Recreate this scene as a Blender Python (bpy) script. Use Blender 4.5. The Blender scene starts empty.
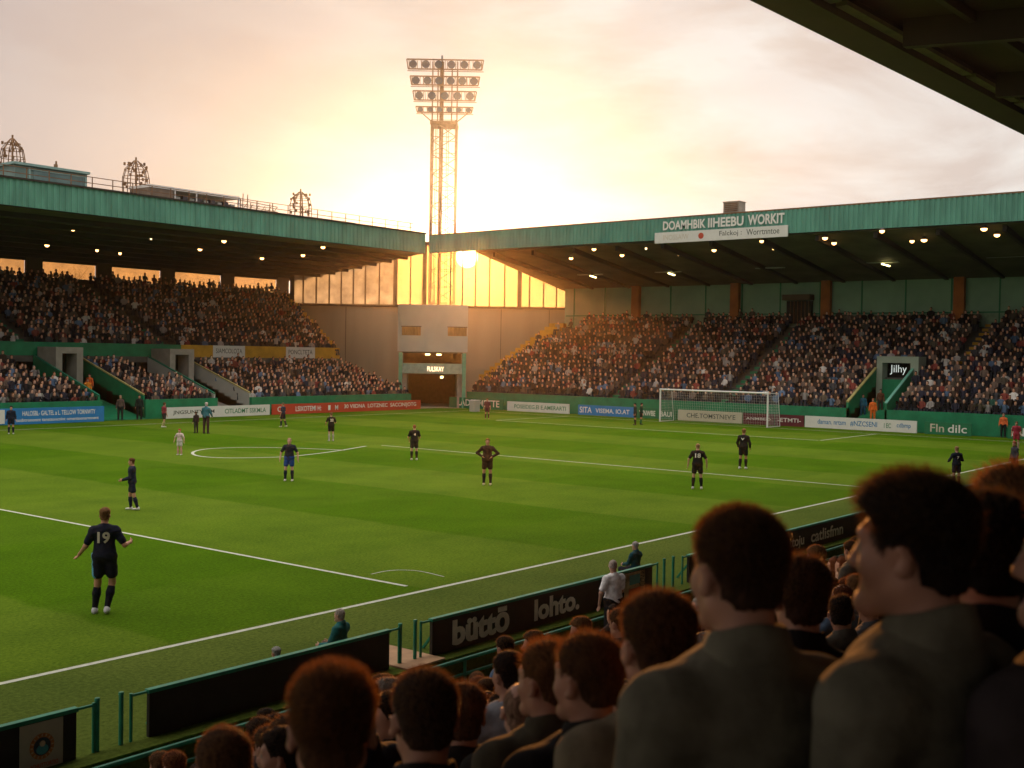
import bpy, math, random
import numpy as np
from mathutils import Matrix, Vector

random.seed(7)
RNG = np.random.default_rng(7)
S = bpy.context.scene
COL = S.collection

# ------------------------------------------------------------------ camera
F_PX = 1158.0
EYE = 5.0
A_ = np.array([918, -14, 1158.0]); A_ /= np.linalg.norm(A_)
B_ = np.array([-1462, -54, 1158.0]); B_ -= A_ * (A_ @ B_); B_ /= np.linalg.norm(B_)
U_ = np.cross(B_, A_)
if U_[1] > 0: U_ = -U_
def ray(x, y):
    r = np.array([x - 512, y - 384, F_PX]); return np.array([r @ A_, r @ B_, r @ U_])
def on_z(x, y, z=0.0):
    d = ray(x, y); return d * ((z - EYE) / d[2]) + [0, 0, EYE]
def on_y(x, y, Y):
    d = ray(x, y); return d * (Y / d[1]) + [0, 0, EYE]
def on_x(x, y, X):
    d = ray(x, y); return d * (X / d[0]) + [0, 0, EYE]
def at_depth(x, y, D):
    return ray(x, y) / F_PX * D + [0, 0, EYE]
def proj(p):
    v = A_ * p[0] + B_ * p[1] + U_ * (p[2] - EYE)
    return 512 + F_PX * v[0] / v[2], 384 + F_PX * v[1] / v[2], v[2]

cam_d = bpy.data.cameras.new('camera'); cam = bpy.data.objects.new('camera', cam_d); COL.objects.link(cam)
right = Vector((A_[0], B_[0], U_[0])); down = Vector((A_[1], B_[1], U_[1])); fwd = Vector((A_[2], B_[2], U_[2]))
M = Matrix((right, -down, -fwd)).transposed().to_4x4(); M.translation = (0, 0, EYE)
cam.matrix_world = M
cam_d.sensor_width = 36; cam_d.lens = 36 * F_PX / 1024
cam_d.clip_start = 0.05; cam_d.clip_end = 3000
cam_d.dof.use_dof = True; cam_d.dof.focus_distance = 45; cam_d.dof.aperture_fstop = 4.0
S.camera = cam

# ------------------------------------------------------------------ light
SUN_DIR = Vector(ray(467, 257)).normalized()
SUN_EL = math.asin(SUN_DIR.z); SUN_AZ = math.atan2(SUN_DIR.x, SUN_DIR.y)      # azimuth from +Y towards +X
W = bpy.data.worlds.new('World'); S.world = W; W.use_nodes = True
nt = W.node_tree; nt.nodes.clear()
def N(tree, kind, **kw):
    n = tree.nodes.new(kind)
    for k, v in kw.items(): setattr(n, k, v)
    return n
def L(tree, a, b): tree.links.new(a, b)
out = N(nt, 'ShaderNodeOutputWorld'); bg = N(nt, 'ShaderNodeBackground'); L(nt, bg.outputs[0], out.inputs[0])
bg.inputs[1].default_value = 0.075
sky = N(nt, 'ShaderNodeTexSky', sky_type='NISHITA'); sky.sun_disc = False
sky.sun_elevation = SUN_EL; sky.sun_rotation = SUN_AZ; sky.air_density = 1.2; sky.dust_density = 3.0
tc = N(nt, 'ShaderNodeTexCoord')
dot = N(nt, 'ShaderNodeVectorMath', operation='DOT_PRODUCT'); dot.inputs[1].default_value = SUN_DIR
L(nt, tc.outputs['Generated'], dot.inputs[0])
def ramp(tree, fac, stops, interp='LINEAR'):
    r = N(tree, 'ShaderNodeValToRGB'); r.color_ramp.interpolation = interp
    e = r.color_ramp.elements
    while len(e) < len(stops): e.new(0.5)
    for i, (p, c) in enumerate(stops):
        e[i].position = p; e[i].color = (*c, 1) if len(c) == 3 else c
    L(tree, fac, r.inputs[0]); return r
def mixc(tree, fac, a, b, blend='MIX'):
    m = N(tree, 'ShaderNodeMix', data_type='RGBA', blend_type=blend)
    if hasattr(fac, 'links'): L(tree, fac, m.inputs[0])
    else: m.inputs[0].default_value = fac
    for s, i in ((a, 6), (b, 7)):
        if hasattr(s, 'links'): L(tree, s, m.inputs[i])
        else: m.inputs[i].default_value = (*s, 1) if len(s) == 3 else s
    return m.outputs[2]
# thin evening cloud: tint runs from yellow near the sun to dusty rose away from it
k = 7.8
def kc(r, g, b): return (r * k, g * k, b * k)
mr = N(nt, 'ShaderNodeMapRange'); L(nt, dot.outputs['Value'], mr.inputs[0])
mr.inputs[1].default_value = 0.80; mr.inputs[2].default_value = 1.0
base = ramp(nt, mr.outputs[0], [(0.0, (.52, .45, .44)), (.60, (.62, .50, .455)), (.80, (.73, .575, .48)), (.91, (.80, .635, .52)), (1.0, (.88, .78, .62))])
sc_ = N(nt, 'ShaderNodeVectorMath', operation='MULTIPLY'); sc_.inputs[1].default_value = (1.4, 1.4, 4.2)
L(nt, tc.outputs['Generated'], sc_.inputs[0])
nz = N(nt, 'ShaderNodeTexNoise'); nz.inputs['Scale'].default_value = 2.6; nz.inputs['Detail'].default_value = 7; nz.inputs['Roughness'].default_value = .55; nz.inputs['Distortion'].default_value = .35
L(nt, sc_.outputs[0], nz.inputs['Vector'])
nr = ramp(nt, nz.outputs[0], [(.42, (.32, .32, .32)), (.56, (1, 1, 1))])
# more white cloud towards the right of the view (+X)
sx = N(nt, 'ShaderNodeSeparateXYZ'); L(nt, tc.outputs['Generated'], sx.inputs[0])
mx = N(nt, 'ShaderNodeMapRange'); L(nt, sx.outputs[0], mx.inputs[0])
mx.inputs[1].default_value = .60; mx.inputs[2].default_value = .90; mx.inputs[3].default_value = .18; mx.inputs[4].default_value = 1.0
mm = N(nt, 'ShaderNodeMath', operation='MULTIPLY'); L(nt, nr.outputs[0], mm.inputs[0]); L(nt, mx.outputs[0], mm.inputs[1])
cl = mixc(nt, mm.outputs[0], base.outputs[0], (.96, .94, .90))
nz2 = N(nt, 'ShaderNodeTexNoise'); nz2.inputs['Scale'].default_value = 1.7; nz2.inputs['Detail'].default_value = 6; nz2.inputs['Roughness'].default_value = .5; nz2.inputs['Distortion'].default_value = .6
of2 = N(nt, 'ShaderNodeVectorMath', operation='ADD'); of2.inputs[1].default_value = (3.1, 7.7, 1.3); L(nt, sc_.outputs[0], of2.inputs[0]); L(nt, of2.outputs[0], nz2.inputs['Vector'])
nr2 = ramp(nt, nz2.outputs[0], [(.47, (0, 0, 0)), (.60, (.36, .36, .36))])
cl = mixc(nt, nr2.outputs[0], cl, (.66, .52, .47))
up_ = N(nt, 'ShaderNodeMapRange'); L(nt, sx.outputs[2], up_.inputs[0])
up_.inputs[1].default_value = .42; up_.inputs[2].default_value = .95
cl = mixc(nt, up_.outputs[0], cl, (2.75, 2.5, 2.25))  # overhead sky, out of view, made brighter to light the pitch
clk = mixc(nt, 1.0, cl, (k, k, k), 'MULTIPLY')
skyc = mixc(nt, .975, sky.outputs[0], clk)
# the sun itself behind thin cloud: disc and aureole in the sky
def glow(lo, hi, strength, col, power=2.0):
    m = N(nt, 'ShaderNodeMapRange'); L(nt, dot.outputs['Value'], m.inputs[0])
    m.inputs[1].default_value = math.cos(math.radians(lo)); m.inputs[2].default_value = math.cos(math.radians(hi))
    p = N(nt, 'ShaderNodeMath', operation='POWER'); L(nt, m.outputs[0], p.inputs[0]); p.inputs[1].default_value = power
    return mixc(nt, p.outputs[0], (0, 0, 0), tuple(c * strength for c in col))
g1 = glow(.56, .42, 700, (1, .80, .45), 1)
g2 = glow(4.0, 0.4, 50, (1, .62, .26), 4)
skyc = mixc(nt, 1.0, skyc, g1, 'ADD'); skyc = mixc(nt, 1.0, skyc, g2, 'ADD')
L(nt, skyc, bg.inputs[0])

sun_d = bpy.data.lights.new('sun', 'SUN'); sun = bpy.data.objects.new('sun', sun_d); COL.objects.link(sun)
sun_d.energy = 5.0; sun_d.angle = math.radians(.6); sun_d.color = (1, .56, .24)
sun.rotation_euler = (-SUN_DIR).to_track_quat('-Z', 'Y').to_euler(); sun.location = (40, 40, 60)
S.view_settings.view_transform = 'Standard'; S.view_settings.look = 'None'
S.view_settings.exposure = 0.68; S.view_settings.gamma = 1.0
S.cycles.use_denoising = True
S.cycles.max_bounces = 6; S.cycles.volume_bounces = 1; S.cycles.transparent_max_bounces = 12
S.cycles.sample_clamp_indirect = 6
S.cycles.caustics_reflective = False; S.cycles.caustics_refractive = False

# ------------------------------------------------------------------ materials
MATS = {}
def mat(name, col, rough=.7, metal=0., var=.15, scale=3., bump=0., bscale=None, spec=.3, obcol=False, stretch=None, emit=None, estr=0.):
    if name in MATS: return MATS[name]
    m = bpy.data.materials.new(name); m.use_nodes = True; t = m.node_tree
    b = t.nodes['Principled BSDF']; b.inputs['Roughness'].default_value = rough; b.inputs['Metallic'].default_value = metal
    b.inputs['Specular IOR Level'].default_value = spec
    co = N(t, 'ShaderNodeTexCoord'); v = co.outputs['Object']
    if stretch:
        s = N(t, 'ShaderNodeVectorMath', operation='MULTIPLY'); s.inputs[1].default_value = stretch; L(t, v, s.inputs[0]); v = s.outputs[0]
    nzz = N(t, 'ShaderNodeTexNoise'); nzz.inputs['Scale'].default_value = scale; nzz.inputs['Detail'].default_value = 5; L(t, v, nzz.inputs['Vector'])
    r = ramp(t, nzz.outputs[0], [(.3, (1 - var,) * 3), (.7, (1 + var,) * 3)])
    src = (*col, 1)
    if obcol:
        oi = N(t, 'ShaderNodeObjectInfo'); src = oi.outputs['Color']
    c = mixc(t, 1.0, src, r.outputs[0], 'MULTIPLY'); L(t, c, b.inputs['Base Color'])
    if bump:
        n2 = N(t, 'ShaderNodeTexNoise'); n2.inputs['Scale'].default_value = bscale or scale * 4; n2.inputs['Detail'].default_value = 4; L(t, v, n2.inputs['Vector'])
        bp = N(t, 'ShaderNodeBump'); bp.inputs['Strength'].default_value = bump; bp.inputs['Distance'].default_value = .02
        L(t, n2.outputs[0], bp.inputs['Height']); L(t, bp.outputs[0], b.inputs['Normal'])
    if emit:
        b.inputs['Emission Color'].default_value = (*emit, 1); b.inputs['Emission Strength'].default_value = estr
    MATS[name] = m; return m
teal = mat('teal_cladding', (.10, .285, .215), .5, var=.22, scale=1.3, stretch=(1, 1, .25), spec=.3)
teal2 = mat('green_wall_panel', (.24, .40, .28), .6, var=.12, scale=.6)
green = mat('green_paint', (.015, .20, .09), .5, var=.2, scale=1.5)
greenrail = mat('green_rail_paint', (.02, .22, .13), .4, var=.2, scale=6)
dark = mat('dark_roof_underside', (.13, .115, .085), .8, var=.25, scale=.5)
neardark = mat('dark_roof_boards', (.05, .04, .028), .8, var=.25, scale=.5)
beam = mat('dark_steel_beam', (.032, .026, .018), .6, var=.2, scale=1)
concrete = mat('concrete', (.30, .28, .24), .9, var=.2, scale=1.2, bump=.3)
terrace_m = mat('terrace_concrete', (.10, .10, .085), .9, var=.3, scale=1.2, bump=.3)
beige = mat('beige_wall_cladding', (.33, .28, .20), .8, var=.12, scale=.5, stretch=(1, 1, .15))
greyp = mat('pale_grey_panel', (.42, .44, .40), .7, var=.08, scale=.6)
orange = mat('rust_orange_pillar', (.42, .13, .03), .7, var=.2, scale=1)
gold = mat('ochre_paint', (.55, .30, .03), .7, var=.2, scale=1.2)
brownm = mat('brown_column', (.12, .085, .055), .8, var=.2, scale=1)
white = mat('white_paint', (.75, .75, .73), .5, var=.05, scale=3)
linem = mat('chalk_line', (.46, .48, .40), .9, var=.18, scale=9)
boardw = mat('white_board', (.68, .68, .64), .5, var=.05, scale=2)
boardcream = mat('cream_board', (.58, .53, .40), .5, var=.06, scale=2)
boardb = mat('blue_board', (.03, .20, .50), .5, var=.08, scale=2)
boardr = mat('red_board', (.50, .06, .03), .5, var=.08, scale=2)
boardk = mat('black_board', (.016, .014, .012), .55, var=.3, scale=4)
boardg = mat('green_board', (.02, .16, .07), .5, var=.1, scale=2)
boardm = mat('maroon_board', (.12, .02, .03), .5, var=.1, scale=2)
letterw = mat('white_lettering', (.78, .77, .72), .6, var=.05, scale=3)
lettercream = mat('cream_lettering', (.55, .50, .40), .6, var=.12, scale=6)
lettern = mat('bright_cream_lettering', (.82, .78, .66), .6, var=.15, scale=6)
letterk = mat('dark_lettering', (.05, .07, .05), .6, var=.05, scale=3)
letterb = mat('blue_lettering', (.04, .20, .42), .6, var=.05, scale=3)
letterg = mat('green_lettering', (.04, .22, .10), .6, var=.05, scale=3)
letterr = mat('red_lettering', (.50, .08, .04), .6, var=.05, scale=3)
tealp = mat('teal_emblem_paint', (.06, .28, .30), .6, var=.1, scale=8)
rust = mat('rusty_lattice_steel', (.22, .12, .06), .7, metal=.2, var=.25, scale=3)
lampbody = mat('lamp_housing', (.12, .11, .12), .5, metal=.4, var=.2, scale=5)
lampglass = mat('lamp_lens', (.13, .12, .14), .15, var=.1, scale=5, spec=.6)
openshade = mat('painted_opening_shade', (.02, .018, .014), .9)  # near-black colour standing in for the shade inside openings
cabin = mat('cabin_cladding', (.16, .26, .24), .5, var=.2, scale=1)
cabinglass = mat('cabin_window', (.10, .20, .20), .15, var=.2, scale=.8, spec=.7)
lamp_on = mat('lit_lamp', (1, .8, .5), .5, emit=(1, .50, .16), estr=5)
lamp_dim = mat('dim_lamp', (1, .8, .5), .5, emit=(1, .72, .36), estr=2.0)
lamp_yel = mat('yellow_lit_lamp', (1, .9, .4), .5, emit=(1, .85, .35), estr=6)
sign_on = mat('backlit_sign', (1, .7, .5), .5, emit=(1, .62, .36), estr=2.2)
signw_on = mat('backlit_white_sign', (1, 1, 1), .5, emit=(.85, .95, .9), estr=.35)
bark = mat('bark', (.09, .06, .04), .9, var=.3, scale=4)
leafm = mat('leaves', (.08, .075, .03), .8, var=.5, scale=2)
olive_floor = mat('mossy_concrete', (.085, .095, .045), .95, var=.35, scale=2.5, bump=.4)
netm = mat('net_cord', (.6, .6, .57), .8)
skin = mat('skin', (.47, .235, .15), .5, var=.10, scale=18, spec=.35)
skin_pale = mat('pale_skin', (.55, .31, .22), .5, var=.10, scale=18, spec=.35)
skinlip = mat('lips', (.36, .12, .10), .45, var=.08, scale=30)
eyem = mat('eye', (.22, .19, .17), .5, spec=.2, var=.02)
cloth = mat('fabric', (.1, .1, .1), .85, var=.25, scale=14, bump=.7, bscale=11, obcol=True, spec=.15)
hairm = mat('hair', (.1, .06, .03), .75, var=.55, scale=60, bump=1.0, bscale=170, obcol=True, stretch=(1, 1, .35), spec=.12)
shoem = mat('boot_leather', (.5, .5, .5), .4, obcol=True)

def strand_mat():
    m = bpy.data.materials.new('hair_strands'); m.use_nodes = True; t = m.node_tree
    b = t.nodes['Principled BSDF']; oi = N(t, 'ShaderNodeObjectInfo')
    L(t, oi.outputs['Color'], b.inputs['Base Color']); b.inputs['Roughness'].default_value = .4; b.inputs['Specular IOR Level'].default_value = .5
    tr = N(t, 'ShaderNodeBsdfTranslucent'); tc_ = mixc(t, 1.0, oi.outputs['Color'], (1.6, 1., .7), 'MULTIPLY'); tc_ = mixc(t, 1.0, tc_, (.25, .14, .05), 'ADD'); L(t, tc_, tr.inputs[0])
    mx_ = N(t, 'ShaderNodeMixShader'); mx_.inputs[0].default_value = .5
    L(t, b.outputs[0], mx_.inputs[1]); L(t, tr.outputs[0], mx_.inputs[2]); L(t, mx_.outputs[0], t.nodes['Material Output'].inputs[0])
    return m
strandm = strand_mat()

def crowd_mat():
    m = bpy.data.materials.new('crowd_clothing_and_skin'); m.use_nodes = True; t = m.node_tree
    b = t.nodes['Principled BSDF']; a = N(t, 'ShaderNodeAttribute', attribute_name='Col')
    L(t, a.outputs['Color'], b.inputs['Base Color']); b.inputs['Roughness'].default_value = .85; b.inputs['Specular IOR Level'].default_value = .15
    return m
crowdm = crowd_mat()

def pane_mat(name, tint, tr, seed):
    m = bpy.data.materials.new(name); m.use_nodes = True; t = m.node_tree; t.nodes.remove(t.nodes['Principled BSDF'])
    o = t.nodes['Material Output']
    T = N(t, 'ShaderNodeBsdfTransparent'); T.inputs[0].default_value = (*tint, 1)
    D = N(t, 'ShaderNodeBsdfTranslucent'); G = N(t, 'ShaderNodeBsdfGlossy'); G.inputs['Roughness'].default_value = .15
    co = N(t, 'ShaderNodeTexCoord'); n = N(t, 'ShaderNodeTexNoise'); n.inputs['Scale'].default_value = .9; n.inputs['Detail'].default_value = 4
    L(t, co.outputs['Object'], n.inputs['Vector'])
    r = ramp(t, n.outputs[0], [(.3, tuple(c * .55 for c in tint)), (.7, tint)]); L(t, r.outputs[0], D.inputs[0])
    a = N(t, 'ShaderNodeMixShader'); a.inputs[0].default_value = 1 - tr; L(t, T.outputs[0], a.inputs[1]); L(t, D.outputs[0], a.inputs[2])
    c = N(t, 'ShaderNodeMixShader'); c.inputs[0].default_value = .08; L(t, a.outputs[0], c.inputs[1]); L(t, G.outputs[0], c.inputs[2])
    L(t, c.outputs[0], o.inputs[0]); return m
pane_grey = pane_mat('dusty_glass', (.62, .56, .47), .36, 1)
pane_clear = pane_mat('amber_glass', (.88, .70, .46), .74, 2)

def grass_mat():
    m = bpy.data.materials.new('mown_grass'); m.use_nodes = True; t = m.node_tree
    b = t.nodes['Principled BSDF']; b.inputs['Roughness'].default_value = .95; b.inputs['Specular IOR Level'].default_value = .02
    co = N(t, 'ShaderNodeTexCoord'); s = N(t, 'ShaderNodeSeparateXYZ'); L(t, co.outputs['Object'], s.inputs[0])
    nw = N(t, 'ShaderNodeTexNoise'); nw.inputs['Scale'].default_value = .6; L(t, co.outputs['Object'], nw.inputs['Vector'])
    def math_(op, a, bb):
        n = N(t, 'ShaderNodeMath', operation=op)
        for i, q in enumerate((a, bb)):
            if hasattr(q, 'links'): L(t, q, n.inputs[i])
            elif q is not None: n.inputs[i].default_value = q
        return n.outputs[0]
    x = math_('ADD', s.outputs[0], math_('MULTIPLY', math_('SUBTRACT', nw.outputs[0], .5), .5))
    ph = math_('FRACT', math_('DIVIDE', math_('SUBTRACT', x, 18 - 62.), 12.4), None)
    rmp = ramp(t, ph, [(.0, (0, 0, 0)), (.012, (1, 1, 1)), (.49, (1, 1, 1)), (.505, (0, 0, 0)), (.99, (0, 0, 0))])
    y = s.outputs[1]
    phy = math_('FRACT', math_('DIVIDE', math_('ADD', y, math_('MULTIPLY', nw.outputs[0], .5)), 14.), None)
    ry = ramp(t, phy, [(.0, (.0,) * 3), (.02, (.28,) * 3), (.49, (.28,) * 3), (.51, (0,) * 3)])
    f = math_('ADD', rmp.outputs[0], ry.outputs[0])
    f = math_('MULTIPLY', f, .8)
    f = math_('MINIMUM', f, 1.0)
    c = mixc(t, f, (.055, .124, .003), (.090, .154, .012))
    # outside the touchline: longer, duller grass
    off = N(t, 'ShaderNodeMapRange'); L(t, y, off.inputs[0]); off.inputs[1].default_value = 16.7; off.inputs[2].default_value = 16.3
    c = mixc(t, off.outputs[0], c, (.085, .125, .022))
    n1 = N(t, 'ShaderNodeTexNoise'); n1.inputs['Scale'].default_value = .35; n1.inputs['Detail'].default_value = 6; n1.inputs['Roughness'].default_value = .65; L(t, co.outputs['Object'], n1.inputs['Vector'])
    c = mixc(t, 1., c, ramp(t, n1.outputs[0], [(.3, (.80, .84, .8)), (.7, (1.2, 1.14, 1.1))]).outputs[0], 'MULTIPLY')
    n2 = N(t, 'ShaderNodeTexNoise'); n2.inputs['Scale'].default_value = 14; n2.inputs['Detail'].default_value = 6; n2.inputs['Roughness'].default_value = .8; L(t, co.outputs['Object'], n2.inputs['Vector'])
    c = mixc(t, 1., c, ramp(t, n2.outputs[0], [(.3, (.48, .54, .46)), (.7, (1.5, 1.42, 1.5))]).outputs[0], 'MULTIPLY')
    L(t, c, b.inputs['Base Color'])
    bp = N(t, 'ShaderNodeBump'); bp.inputs['Strength'].default_value = .7; bp.inputs['Distance'].default_value = .05
    L(t, n2.outputs[0], bp.inputs['Height']); L(t, bp.outputs[0], b.inputs['Normal'])
    return m
grassm = grass_mat()

# ------------------------------------------------------------------ mesh helpers
class MB:
    def __init__(s): s.v = []; s.f = []; s.mi = []; s.m = 0
    def add(s, vs, fs):
        o = len(s.v); s.v.extend([tuple(map(float, p)) for p in vs]); s.f.extend([tuple(i + o for i in f) for f in fs]); s.mi.extend([s.m] * len(fs)); return s
    def box(s, x0, x1, y0, y1, z0, z1):
        if x0 > x1: x0, x1 = x1, x0
        if y0 > y1: y0, y1 = y1, y0
        if z0 > z1: z0, z1 = z1, z0
        return s.add([(x0, y0, z0), (x1, y0, z0), (x1, y1, z0), (x0, y1, z0), (x0, y0, z1), (x1, y0, z1), (x1, y1, z1), (x0, y1, z1)],
                     [(0, 3, 2, 1), (4, 5, 6, 7), (0, 1, 5, 4), (1, 2, 6, 5), (2, 3, 7, 6), (3, 0, 4, 7)])
    def bar(s, p, q, w, h=None, up=(0, 0, 1)):
        h = h or w; p = np.array(p, float); q = np.array(q, float); d = q - p; n = np.linalg.norm(d)
        if n < 1e-9: return s
        d /= n; up = np.array(up, float)
        if abs(d @ up) > .98: up = np.array([1., 0, 0]) if abs(d[0]) < .9 else np.array([0, 1., 0])
        sd = np.cross(d, up); sd /= np.linalg.norm(sd); u = np.cross(sd, d)
        a = sd * w / 2; b = u * h / 2
        return s.add([p - a - b, p + a - b, p + a + b, p - a + b, q - a - b, q + a - b, q + a + b, q - a + b],
                     [(0, 3, 2, 1), (4, 5, 6, 7), (0, 1, 5, 4), (1, 2, 6, 5), (2, 3, 7, 6), (3, 0, 4, 7)])
    def tube(s, p, q, r0, r1=None, n=8):
        r1 = r0 if r1 is None else r1; p = np.array(p, float); q = np.array(q, float); d = q - p; d /= np.linalg.norm(d) + 1e-12
        up = np.array([0, 0, 1.]) if abs(d[2]) < .95 else np.array([1., 0, 0]); sd = np.cross(d, up); sd /= np.linalg.norm(sd); u = np.cross(sd, d)
        vs = []
        for c, r in ((p, r0), (q, r1)):
            for i in range(n):
                t = 2 * math.pi * i / n; vs.append(c + r * (math.cos(t) * sd + math.sin(t) * u))
        return s.add(vs, [(i, (i + 1) % n, n + (i + 1) % n, n + i) for i in range(n)] + [tuple(range(n))[::-1], tuple(range(n, 2 * n))])
    def hexa(s, lo, hi):      # two matching polygons
        n = len(lo); return s.add(list(lo) + list(hi), [tuple(range(n))[::-1], tuple(range(n, 2 * n))] + [(i, (i + 1) % n, n + (i + 1) % n, n + i) for i in range(n)])
    def build(s, name, m, parent=None, smooth=False, origin=None):
        me = bpy.data.meshes.new(name); v = np.array(s.v, float)
        o = np.zeros(3) if origin is None else np.array(origin, float)
        me.from_pydata((v - o).tolist(), [], s.f); ms = m if isinstance(m, (list, tuple)) else [m]
        for x in ms: me.materials.append(x)
        if len(ms) > 1: me.polygons.foreach_set('material_index', s.mi)
        if smooth: me.polygons.foreach_set('use_smooth', [True] * len(me.polygons))
        me.update(); ob = bpy.data.objects.new(name, me); COL.objects.link(ob)
        ob.location = o - (np.array(parent.matrix_world.translation) if parent is not None and False else 0)
        if parent is not None:
            ob.parent = parent; ob.matrix_parent_inverse = PINV.get(parent.name, Matrix.Identity(4))
        return ob
PINV = {}
def tag(o, label=None, cat=None, group=None, kind=None):
    if label: o['label'] = label
    if cat: o['category'] = cat
    if group: o['group'] = group
    if kind: o['kind'] = kind
    return o
def empty(name, loc, label, cat, group=None, kind=None):
    o = bpy.data.objects.new(name, None); COL.objects.link(o); o.location = loc; o.empty_display_size = .3
    PINV[o.name] = Matrix.Translation(Vector([float(c) for c in loc])).inverted()
    return tag(o, label, cat, group, kind)
def struct(o): o['kind'] = 'structure'; return o

FONT = {}
def lettering(text, origin, xdir, updir, height, m, parent, width=None, depth=.004, name='lettering', bold=.0, off=None):
    """writing with its lower left corner at origin; height = cap height"""
    c = bpy.data.curves.new('txt', 'FONT'); c.body = text; c.size = 1; c.extrude = 0.0; c.offset = bold; c.resolution_u = 3
    o = bpy.data.objects.new('txt', c); COL.objects.link(o); dg = bpy.context.evaluated_depsgraph_get()
    me = bpy.data.meshes.new_from_object(o.evaluated_get(dg)); bpy.data.objects.remove(o); bpy.data.curves.remove(c)
    v = np.zeros(len(me.vertices) * 3); me.vertices.foreach_get('co', v); v = v.reshape(-1, 3)
    mn, mxx = v.min(0), v.max(0); v -= mn; sy = height / max(1e-6, (mxx - mn)[1]); sx_ = sy if width is None else width / (mxx - mn)[0]
    x = np.array(xdir, float); x /= np.linalg.norm(x); u = np.array(updir, float); u /= np.linalg.norm(u); n = np.cross(x, u)
    fr = v[:, :1] * sx_ * x + v[:, 1:2] * sy * u + n * depth
    fs = [tuple(p.vertices) for p in me.polygons]; nv = len(fr)
    # a thin plate: front face only plus a rim is enough at this size
    back = fr - n * depth * .9
    ed = {}
    for f in fs:
        for i in range(len(f)):
            a, b = f[i], f[(i + 1) % len(f)]
            if (b, a) in ed: del ed[(b, a)]
            else: ed[(a, b)] = 1
    faces = fs + [(a, a + nv, b + nv, b) for a, b in ed]
    org = np.array(origin, float)
    mb = MB(); mb.add(list(np.vstack([fr, back])), faces); bpy.data.meshes.remove(me)
    mb.v = [tuple(np.array(p) + org) for p in mb.v]
    return mb.build(name, m, parent)

# ------------------------------------------------------------------ ground and pitch
mb = MB(); mb.box(-140, 260, -140, 260, -3.0, -1.2)
g = mb.build('ground', mat('ground_gravel', (.10, .095, .08), .95, var=.3, scale=.4)); struct(g)
mb = MB(); mb.box(-40, 81.2, 12.45, 71.2, -1.19, 0); struct(mb.build('pitch', grassm))
TZ = .004
lines = MB()
def seg(x0, y0, x1, y1, w=.11):
    d = np.array([x1 - x0, y1 - y0], float); d /= np.linalg.norm(d); n = np.array([-d[1], d[0]]) * w / 2
    k_ = [np.array([x0, y0]) - n, np.array([x1, y1]) - n, np.array([x1, y1]) + n, np.array([x0, y0]) + n]
    lines.add([(p[0], p[1], TZ) for p in k_], [(0, 1, 2, 3)])
def arc(cx, cy, r, a0, a1, w=.12, n=40, z=TZ):
    t = np.radians(np.linspace(a0, a1, n)); i = [(cx + (r - w / 2) * math.cos(q), cy + (r - w / 2) * math.sin(q), z) for q in t]; o = [(cx + (r + w / 2) * math.cos(q), cy + (r + w / 2) * math.sin(q), z) for q in t]
    lines.add(i + o, [(k_, k_ + n, k_ + n + 1, k_ + 1) for k_ in range(n - 1)])
seg(-36, 16.45, 77.5, 16.45, .12); seg(-36, 66.3, 77.5, 66.3)
seg(18, 17.05, 18, 66.2); seg(44.45, 16.55, 44.45, 44.1)
seg(77.5, 16.55, 77.5, 66.2)
seg(68.0, 29.55, 68.0, 55.35); seg(68.07, 29.48, 77.4, 29.48); seg(68.07, 55.42, 77.4, 55.42)
def painted_curve(px, w):
    P_ = [on_z(a, b)[:2] for a, b in px]; pts = []
    for i in range(len(P_) - 1):
        p0, p1, p2, p3 = P_[max(0, i - 1)], P_[i], P_[i + 1], P_[min(len(P_) - 1, i + 2)]
        for t in np.linspace(0, 1, 8, endpoint=i == len(P_) - 2): pts.append(.5 * (2 * p1 + (p2 - p0) * t + (2 * p0 - 5 * p1 + 4 * p2 - p3) * t * t + (3 * p1 - p0 - 3 * p2 + p3) * t ** 3))
    pts = np.array(pts); d = np.gradient(pts, axis=0); d /= np.linalg.norm(d, axis=1)[:, None]; n_ = np.stack([-d[:, 1], d[:, 0]], 1) * w / 2; a, b = pts - n_, pts + n_; k_ = len(pts)
    lines.add([(q[0], q[1], TZ + .004) for q in a] + [(q[0], q[1], TZ + .004) for q in b], [(i, i + 1, k_ + i + 1, k_ + i) for i in range(k_ - 1)])
painted_curve([(345, 450.3), (310, 448.8), (280, 447.8), (240, 447.6), (212, 448.7), (198, 450.5), (192.5, 453.2), (198, 456), (215, 457.6), (240, 458), (282, 457), (310, 454.5), (337, 451), (366, 446.2)], .14)
painted_curve([(371, 574.5), (385, 571.5), (400, 570.3), (420, 571.5), (444, 577)], .035)
struct(lines.build('pitch_markings', linem))

# ------------------------------------------------------------------ near stand (where the camera is)
def floor_z(Y): return 3.3 - .40 * Y
ROW = .8
def row_of(Y): return math.floor((Y + .4) / ROW)
def step_z(Y):
    if Y > 11.2: return -.55
    return max(-.90, floor_z(row_of(Y) * ROW))
near = empty('near_stand', (0, 11, 0), 'dark roofed stand the photograph is taken from, filled with spectators', 'grandstand')
mb = MB()
for r in range(-18, 14):
    y0 = r * ROW - .4; z = step_z(r * ROW) - (.003 if r > 9 else 0)
    mb.box(-25, 79, y0, y0 + ROW + .001, -1.19, z)
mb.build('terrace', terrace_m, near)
mb = MB(); mb.box(-25, 79, 11.15, 12.44, -1.185, -.55); mb.build('front_walkway', olive_floor, near)
mb = MB(); mb.box(-25, 79, -14.95, -14.8, -1.2, 12.5); mb.build('back_wall', neardark, near)
ny0, nz0, ny1, nz1 = 13.0, 14.0, -15.0, 12.0
def nroof(Y): return nz0 + (Y - ny0) / (ny1 - ny0) * (nz1 - nz0)
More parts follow.
